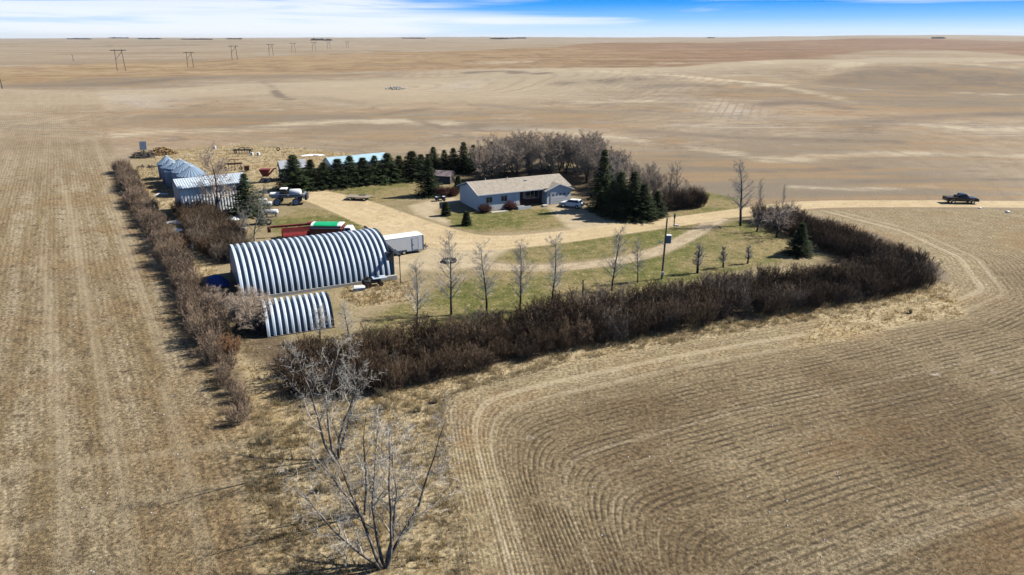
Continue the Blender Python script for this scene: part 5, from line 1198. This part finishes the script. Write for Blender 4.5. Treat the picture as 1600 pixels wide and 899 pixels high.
# red seed wagon with spout, old implements
x, y = G(416, 285)
e = thing('seed_wagon', 'red grain wagon with a raised spout left of the old grey shed', 'wagon', (x, y, 0), .1)
m = MB(); m.add([(-1.1, -.9, 2.9), (1.1, -.9, 2.9), (1.1, .9, 2.9), (-1.1, .9, 2.9), (-.5, -.4, 1.3), (.5, -.4, 1.3), (.5, .4, 1.3), (-.5, .4, 1.3)], [(0, 1, 2, 3), (4, 7, 6, 5), (0, 4, 5, 1), (1, 5, 6, 2), (2, 6, 7, 3), (3, 7, 4, 0)]); m.build('hopper', M['red'], e)
m = MB(); m.tube((.6, 0, 1.5), (1.9, 0, 2.9), .16); m.tube((1.9, 0, 2.9), (2.5, 0, 3.0), .14); m.build('spout', M['red'], e)
m = MB(); m.box(-1.0, 1.0, -.7, .7, .6, .8); m.tube((-.9, -.6, .8), (-.5, -.4, 1.4), .05, n=6); m.tube((.9, .6, .8), (.5, .4, 1.4), .05, n=6); m.tube((1, 0, .6), (2.0, 0, .4), .06, n=6); m.build('frame', M['darksteel'], e)
add_wheels(e, (-.7, .7), .85, .42, .26, M['whitemetal'])
def implement(px, py, label, W, Hh, mat, rz, n=5):
    x, y = G(px, py); e = thing('cultivator', label, 'farm implement', (x, y, 0), rz); m = MB()
    for yy in (-.9, 0, .9): m.box(-W / 2, W / 2, yy - .07, yy + .07, Hh * .55, Hh * .55 + .14)
    for xx in (-W / 2, 0, W / 2 - .14): m.box(xx, xx + .14, -1, 1.0, Hh * .55 + .142, Hh * .55 + .26)
    m.tube((-W * .3, -.5, Hh * .6), (-W * .1, 0, Hh), .08, n=6); m.tube((W * .2, -.5, Hh * .6), (W * .05, 0, Hh), .08, n=6); m.tube((-W * .1, 0, Hh), (W * .35, .3, Hh * .9), .1, n=6); m.build('frame', mat, e)
    m = MB()
    for i in range(n):
        xx = -W / 2 + W * (i + .5) / n
        for yy in (-.9, .9): m.tube((xx, yy, Hh * .55), (xx, yy + .25, .25), .035, n=5); m.tube((xx, yy + .25, .25), (xx, yy, 0), .035, n=5)
    m.build('tine', mat, e); w_ = MB(); w_.wheel((-W * .4, 0, .4), .4, .25); w_.wheel((W * .4, 0, .4), .4, .25); w_.build('wheel', M['rubber'], e)
implement(365, 266, 'rusty red cultivator frame behind the grey corrugated shed', 4.2, 2.6, M['rust'], .3, 6)
implement(380, 240, 'old dark implement far behind the grey shed near the field edge', 5.0, 1.6, M['darksteel'], .05, 7)
x, y = G(386, 268); e = thing('rusty_box', 'small rusty steel hopper box in the weeds behind the shed', 'hopper', (x, y, 0), .5); m = MB(); m.add([(-.6, -.5, 1.3), (.6, -.5, 1.3), (.6, .5, 1.3), (-.6, .5, 1.3), (-.35, -.3, .2), (.35, -.3, .2), (.35, .3, .2), (-.35, .3, .2)], [(0, 1, 2, 3), (4, 7, 6, 5), (0, 4, 5, 1), (1, 5, 6, 2), (2, 6, 7, 3), (3, 7, 4, 0)]); m.build('bin', M['rust'], e); m = MB(); [m.tube((a * .5, b * .4, 0), (a * .5, b * .4, .8), .04, n=5) for a in (-1, 1) for b in (-1, 1)]; m.build('stand', M['darksteel'], e)
x, y = G(435, 236); m = MB(); m.wheel((0, 0, .5), .5, .35, 16); o = m.build('tyre_ring', M['rubber'], None, (x, y, float(terr(x, y))), .2); tag(o, 'old black tyre far back at the field edge', 'tyre')
for i, (a, b, l) in enumerate([(394, 243, 'small white drum in weeds behind the old dark implement, left one'), (404, 243, 'small white drum in weeds behind the old dark implement, right one'), (336, 233, 'small white drum at the field edge behind the bins')]):
    x, y = G(a, b); m = MB(); m.lathe([(.001, 0), (.38, 0), (.40, .4), (.38, .8), (.001, .82)], 12); o = m.build('white_drum', M['white'], None, (x, y, float(terr(x, y)) - .02), 0); tag(o, l, 'drum')
# piles
def pile(name, label, px, py, R, Hh, n, mat, seed, thick=.09):
    rng = np.random.default_rng(seed); x, y = G(px, py); m = MB()
    for i in range(n):
        a = rng.uniform(0, 6.28); rr = R * math.sqrt(rng.random()) * .9; z = Hh * (1 - (rr / R) ** 1.3) * rng.random() + .05; L = rng.uniform(.6, 1.7)
        c = Vector((rr * math.cos(a) * 1.3, rr * math.sin(a), z)); d = Vector((rng.normal(), rng.normal(), rng.normal() * .35)).normalized() * L
        m.tube(c - d * .5, c + d * .5, thick * rng.uniform(.5, 1.4), n=4)
    o = m.build(name, mat, None, (x, y, 0)); return tag(o, label, 'pile')
pile('scrap_pile', 'dark heap of old boards and scrap at the far left field corner', 224, 246, 2.6, 2.4, 170, M['darkwood'], 3)
pile('brush_pile', 'rusty brown heap of old straw and brush behind the bins', 254, 241, 3.0, 2.2, 260, M['straw'], 4, .12)
x, y = G(225, 240); m = MB(); m.box(-.9, .9, -.05, .05, 0, 2.2); o = m.build('steel_sheet', M['greyroof'], None, (x, y, 1.0), .15); o.rotation_euler = (math.radians(-14), 0, .15); tag(o, 'grey sheet panel leaning on the dark scrap heap', 'sheet')
for i, (a, b, l) in enumerate([(222, 261, 'small pile of boards left of the farthest bins'), (236, 262, 'small dark stump left of the bins')]): pile('board_pile', l, a, b, .8, .5, 16, M['wood'] if i == 0 else M['darkwood'], 9 + i)
# rock heap out in the field
rx_, ry_, rz_ = GT(618, 139)
m = MB(); rg = np.random.default_rng(5)
for i in range(60):
    a, rr = rg.uniform(0, 6.28), 3.2 * math.sqrt(rg.random()); s_ = rg.uniform(.35, .8); z = 1.5 * (1 - rr / 3.4) * rg.random()
    vs = [(rr * 1.6 * math.cos(a) + s_ * dx_ * rg.uniform(.7, 1.1), rr * math.sin(a) + s_ * dy_ * rg.uniform(.7, 1.1), z + s_ * dz_ * .8) for dx_, dy_, dz_ in ((1, 0, 0), (0, 1, 0), (-1, 0, 0), (0, -1, 0), (0, 0, 1), (0, 0, -1))]
    m.add(vs, [(0, 1, 4), (1, 2, 4), (2, 3, 4), (3, 0, 4), (1, 0, 5), (2, 1, 5), (3, 2, 5), (0, 3, 5)])
tag(m.build('rock_pile', M['stone'], None, (rx_, ry_, rz_)), 'heap of field stones alone in the middle distance stubble', 'rock pile')
# blue tarp heap beside the barn end
x, y = G(338, 446)
m = MB(); N = 12
vs = []
rg = np.random.default_rng(8)
for j in range(N + 1):
    for i in range(N + 1):
        u, v = i / N * 2 - 1, j / N * 2 - 1; zz = 1.35 * max(0, 1 - abs(u) ** 2.6) * max(0, 1 - abs(v) ** 2.6) + rg.normal(0, .05); vs.append((u * 1.5, v * 1.1, max(zz, .01)))
m.add(vs, [(j * (N + 1) + i, j * (N + 1) + i + 1, (j + 1) * (N + 1) + i + 1, (j + 1) * (N + 1) + i) for j in range(N) for i in range(N)])
tag(m.build('tarp_heap', M['bluetarp'], None, (x, y, 0), .4, smooth=True), 'bright blue tarp thrown over a heap at the left end of the arched barn', 'tarp')
# old machine and hood in front of the barn
x, y = G(582, 449)
e = thing('garden_tractor', 'dark old tractor with pale hood parked against the front of the arched barn', 'tractor', (x, y + .5, 0), math.radians(24))
m = MB(); m.box(-1.1, .9, -.35, .35, .45, .95, bev=.08); m.box(-1.2, -.5, -.6, .6, .75, .95, bev=.06); m.build('body', M['darksteel'], e)
m = MB(); m.box(-.1, 1.7, -.5, .5, 1.0, 1.12, bev=.05); m.build('hood', M['galv'], e); m = MB(); m.box(-1.0, -.55, -.22, .22, .952, 1.35, bev=.05); m.build('seat', M['rubber'], e)
m = MB(); m.tube((-.1, 0, .9), (-.3, 0, 1.35), .03, n=6); m.build('steering_column', M['darksteel'], e)
add_wheels(e, (-.8,), .62, .5, .3, M['rust']); add_wheels(e, (.9,), .5, .32, .18, M['rust'])
x, y = G(561, 454)
m = MB(); m.add([(-.75, -.35, .42), (.75, -.3, .38), (.8, .35, .4), (-.7, .35, .45), (-.6, -.2, .62), (.6, -.15, .55), (.6, .2, .56), (-.55, .2, .64), (-.7, -.3, 0), (.7, -.25, 0), (.7, .3, 0), (-.65, .3, 0)], [(0, 1, 5, 4), (1, 2, 6, 5), (2, 3, 7, 6), (3, 0, 4, 7), (4, 5, 6, 7), (8, 9, 1, 0), (9, 10, 2, 1), (10, 11, 3, 2), (11, 8, 0, 3)])
tag(m.build('machine_cover', M['whitemetal'], None, (x, y, 0), .3), 'pale machine cover lying left of the old tractor', 'cover')

# ------------------------------------------------------------------ poles, signs, small yard things
x, y = G(1034, 436); hp = height_for(x, y, 341)
e = thing('utility_pole', 'wooden power pole with a transformer box and yard lamp behind the front hedge', 'pole', (x, y, 0))
m = MB(); m.tube((0, 0, -.2), (.12, 0, hp), .15, .10, 10); m.build('pole', M['polewood'], e)
zb = hp * .66
m = MB(); m.box(.15, .80, -.3, .3, zb - .5, zb + .5, bev=.06); m.build('transformer', M['greyblue'], e); m = MB(); m.box(.13, .83, -.33, .33, zb + .502, zb + .58, bev=.03); m.build('transformer_lid', M['whitemetal'], e)
m = MB(); m.tube((0, 0, zb - .8), (-.55, -.1, zb - .35), .045, n=6); m.tube((-.55, -.1, zb - .35), (-.8, -.1, zb - .40), .09, .13, 10); m.build('yard_lamp', M['whitemetal'], e)
m = MB(); m.box(-.14, .14, -.30, -.16, .6, 1.05); m.build('meter_box', M['white'], e)
x, y = G(1053, 353.5)
e = thing('hydrant_post', 'slim post with a green top and white foot at the gravel road edge', 'post', (x, y, 0))
m = MB(); m.tube((0, 0, 0), (0, 0, 1.9), .09, n=8); m.build('post', M['darkwood'], e); m = MB(); m.box(-.14, .14, -.12, .12, 1.4, 2.1); m.build('top_box', simple('dull_green_paint', (.09, .20, .16), .5), e); m = MB(); m.box(.1, .75, -.14, .14, .0, .22); m.build('white_foot', M['white'], e)
x, y = G(928, 319); m = MB(); m.lathe([(.001, 0), (.16, 0), (.24, .5), (.26, .52), (.001, .55)], 14); tag(m.build('flower_pot', M['white'], None, (x, y, 0)), 'small white pot in the shade of the tallest spruce', 'pot')
x, y = G(702, 409); m = MB(); m.lathe([(.75, 0), (1.05, .02), (1.1, .22), (1.0, .34), (.8, .3), (.72, 0)], 28); tag(m.build('fire_ring', M['rubber'], None, (x, y, 0)), 'dark round tyre ring lying on the gravel behind the poplars', 'ring')
for i, (a, b, s_, l) in enumerate([(1574, 332, .5, 'larger white stone beside the road right of the pickup'), (1531, 326, .35, 'small pale stone beside the road under the pickup'), (1351, 460, .35, 'white stone at the right part of the front hedge'), (1256, 349, .4, 'pale stone by the right hedge')]):
    x, y = G(a, b); m = MB(); rg = np.random.default_rng(60 + i); vs = []
    for k, (rr, z) in enumerate(((.75, 0), (1, .35), (.6, .75), (.05, .9))):
        for q in range(8): t = q * math.pi / 4; f = rg.uniform(.8, 1.15); vs.append((s_ * rr * f * math.cos(t), s_ * .75 * rr * f * math.sin(t), s_ * z * .7))
    m.add(vs, [(k * 8 + q, k * 8 + (q + 1) % 8, k * 8 + 8 + (q + 1) % 8, k * 8 + 8 + q) for k in range(3) for q in range(8)])
    tag(m.build('field_stone', M['whitemetal'], None, (x, y, 0), smooth=True), l, 'stone')
# remnants of snow
def snow(px, py, a, b, rz, label, seed):
    rng = np.random.default_rng(seed); x, y = G(px, py); n = 26; ph = rng.uniform(0, 6.28, 4); vs = []; 
    for k, (rr, z) in enumerate(((1.0, -.02), (.9, .10), (.6, .2), (.25, .24), (.01, .25))):
        for i in range(n):
            t = 2 * math.pi * i / n; f = 1 + .28 * math.sin(2 * t + ph[0]) + .22 * math.sin(3 * t + ph[1]) + .16 * math.sin(5 * t + ph[2]) + .1 * math.sin(9 * t + ph[3])
            vs.append((a * rr * f * math.cos(t), b * rr * f * math.sin(t), z + rng.normal(0, .012)))
    m = MB(); m.add(vs, [(k * n + i, k * n + (i + 1) % n, (k + 1) * n + (i + 1) % n, (k + 1) * n + i) for k in range(4) for i in range(n)])
    tag(m.build('snow_patch', M['snow'], None, (x, y, 0), rz, smooth=True), label, 'snow patch')
for i, a in enumerate([(252, 304, 1.0, .8, .3, 'patch of old snow at the left corner of the grey shed'), (271, 348, 1.3, 1.2, -.9, 'old snow patch behind the left hedge, upper one'), (277, 360, .9, 1.1, -.9, 'old snow patch behind the left hedge, middle one'), (297, 385, .6, .6, 0, 'small old snow patch behind the left hedge, lower one'),
                       (366, 341, 1.9, 1.5, .3, 'wide old snow patch between the thicket and the olive tree'), (371, 356, 1.3, 1.0, -.3, 'old snow patch just below the wide one by the olive tree'), (488, 243, 2.6, 1.6, .1, 'white snow patch in the weeds behind the first spruces of the row')]):
    snow(*a, 30 + i)

# ------------------------------------------------------------------ far power line and woods on the horizon
def hframe(px, py, top, label, wide=True):
    x, y, z = GT(px, py); Hh = height_for(x, y, top, z); w = Hh * .165
    rz = .35
    e = thing('power_pylon', label, 'pylon', (x, y, z), rz, 'wooden H-frame pylons of the far power line')
    for s in (-1, 1): m = MB(); m.tube((s * w * 1.12, 0, -.5), (s * w * .92, 0, Hh), .30, .24, 6); m.build('pole', M['darkwood'], e)
    m = MB(); m.box(-w * 2.1, w * 2.1, -.2, .2, Hh * .93, Hh * .96); m.build('crossarm', M['darkwood'], e)
    m = MB(); m.tube((-w * 1.0, 0, Hh * .52), (w * .95, 0, Hh * .9), .2, n=5); m.build('brace', M['darkwood'], e)
for i, (a, b, c) in enumerate([(190, 111, 77), (298, 105, 81), (367, 94, 71), (424, 87, 69), (459, 83, 67), (491, 80, 66), (514, 77, 65), (543, 75, 65)]):
    hframe(a, b, c, f'wooden H-frame pylon, {ORD[i]} from the left in the far power line')
for (a, b, c, l) in [(4, 139, 114, 'single leaning wooden pole at the left edge of the picture'), (115, 96, 86, 'small far wooden pole beyond the brown band on the left')]:
    x, y, z = GT(a, b); Hh = height_for(x, y, c, z); m = MB(); m.tube((0, 0, -.5), (-.4, 0, Hh), .28, .22, 7); e = thing('wooden_pole', l, 'pole', (x, y, z)); m.build('pole', M['darkwood'], e); m = MB(); m.box(-1.2, .6, -.1, .1, Hh - .9, Hh - .7); m.build('crossarm', M['darkwood'], e)
M['far_tree'] = bark('far_woods', (.05, .048, .045), (.075, .07, .062), .1)
def woods(px0, px1, py, hgt, label, seed, dist=None):
    rng = np.random.default_rng(seed); x, y, z = GT((px0 + px1) / 2, py)
    dd = math.hypot(x, y); wdt = (px1 - px0) / F * dd * .9; n = int(max(60, wdt * 1.2)); V = []
    prof = lambda u: .55 + .45 * abs(math.sin(u * 9 + seed)) * abs(math.sin(u * 23 + 2))
    for i in range(n):
        u = rng.random(); c = np.array([(u - .5) * wdt, rng.normal(0, 14), 0]); hh = hgt * prof(u) * rng.uniform(.7, 1.1); ww = rng.uniform(5, 9)
        c[2] = float(terr(x + c[0], y + c[1])) - z - 1
        V += [c + np.array([-ww, 0, 0]), c + np.array([ww, 0, 0]), c + np.array([ww * .5, 0, hh]), c + np.array([-ww * .2, 0, hh * 1.05])]
        V += [c + np.array([0, -ww, 0]), c + np.array([0, ww, 0]), c + np.array([0, ww * .4, hh]), c + np.array([0, -ww * .4, hh * .95])]
    o = obj('far_woodland', mesh_np('far_woodland', np.array(V), np.arange(len(V)).reshape(-1, 4), M['far_tree']), None, (x, y, z)); tag(o, label, 'woodland', None, 'stuff')
for i, a in enumerate([(108, 140, 61.5, 11, 'thin dark shelterbelt on the horizon, leftmost'), (172, 198, 60, 12, 'dark shelterbelt on the horizon above the first pylon'), (218, 250, 61.5, 13, 'long dark shelterbelt on the horizon between the first two pylons'), (285, 330, 62, 9, 'thin shelterbelt on the horizon above the second pylon'), (354, 376, 61.5, 11, 'shelterbelt on the horizon above the third pylon'),
                       (486, 518, 63.5, 14, 'dark shelterbelt behind the small far pylons'), (628, 665, 60.5, 12, 'shelterbelt on the horizon left of centre'), (766, 795, 60.8, 10, 'shelterbelt on the horizon at centre, left part'), (796, 822, 60.2, 10, 'shelterbelt on the horizon at centre, right part'), (1458, 1474, 60.5, 14, 'small tree clump on the horizon at the right'), (1106, 1116, 60.3, 10, 'tiny tree clump on the horizon right of centre')]):
    woods(*a[:4], a[4], 300 + i)
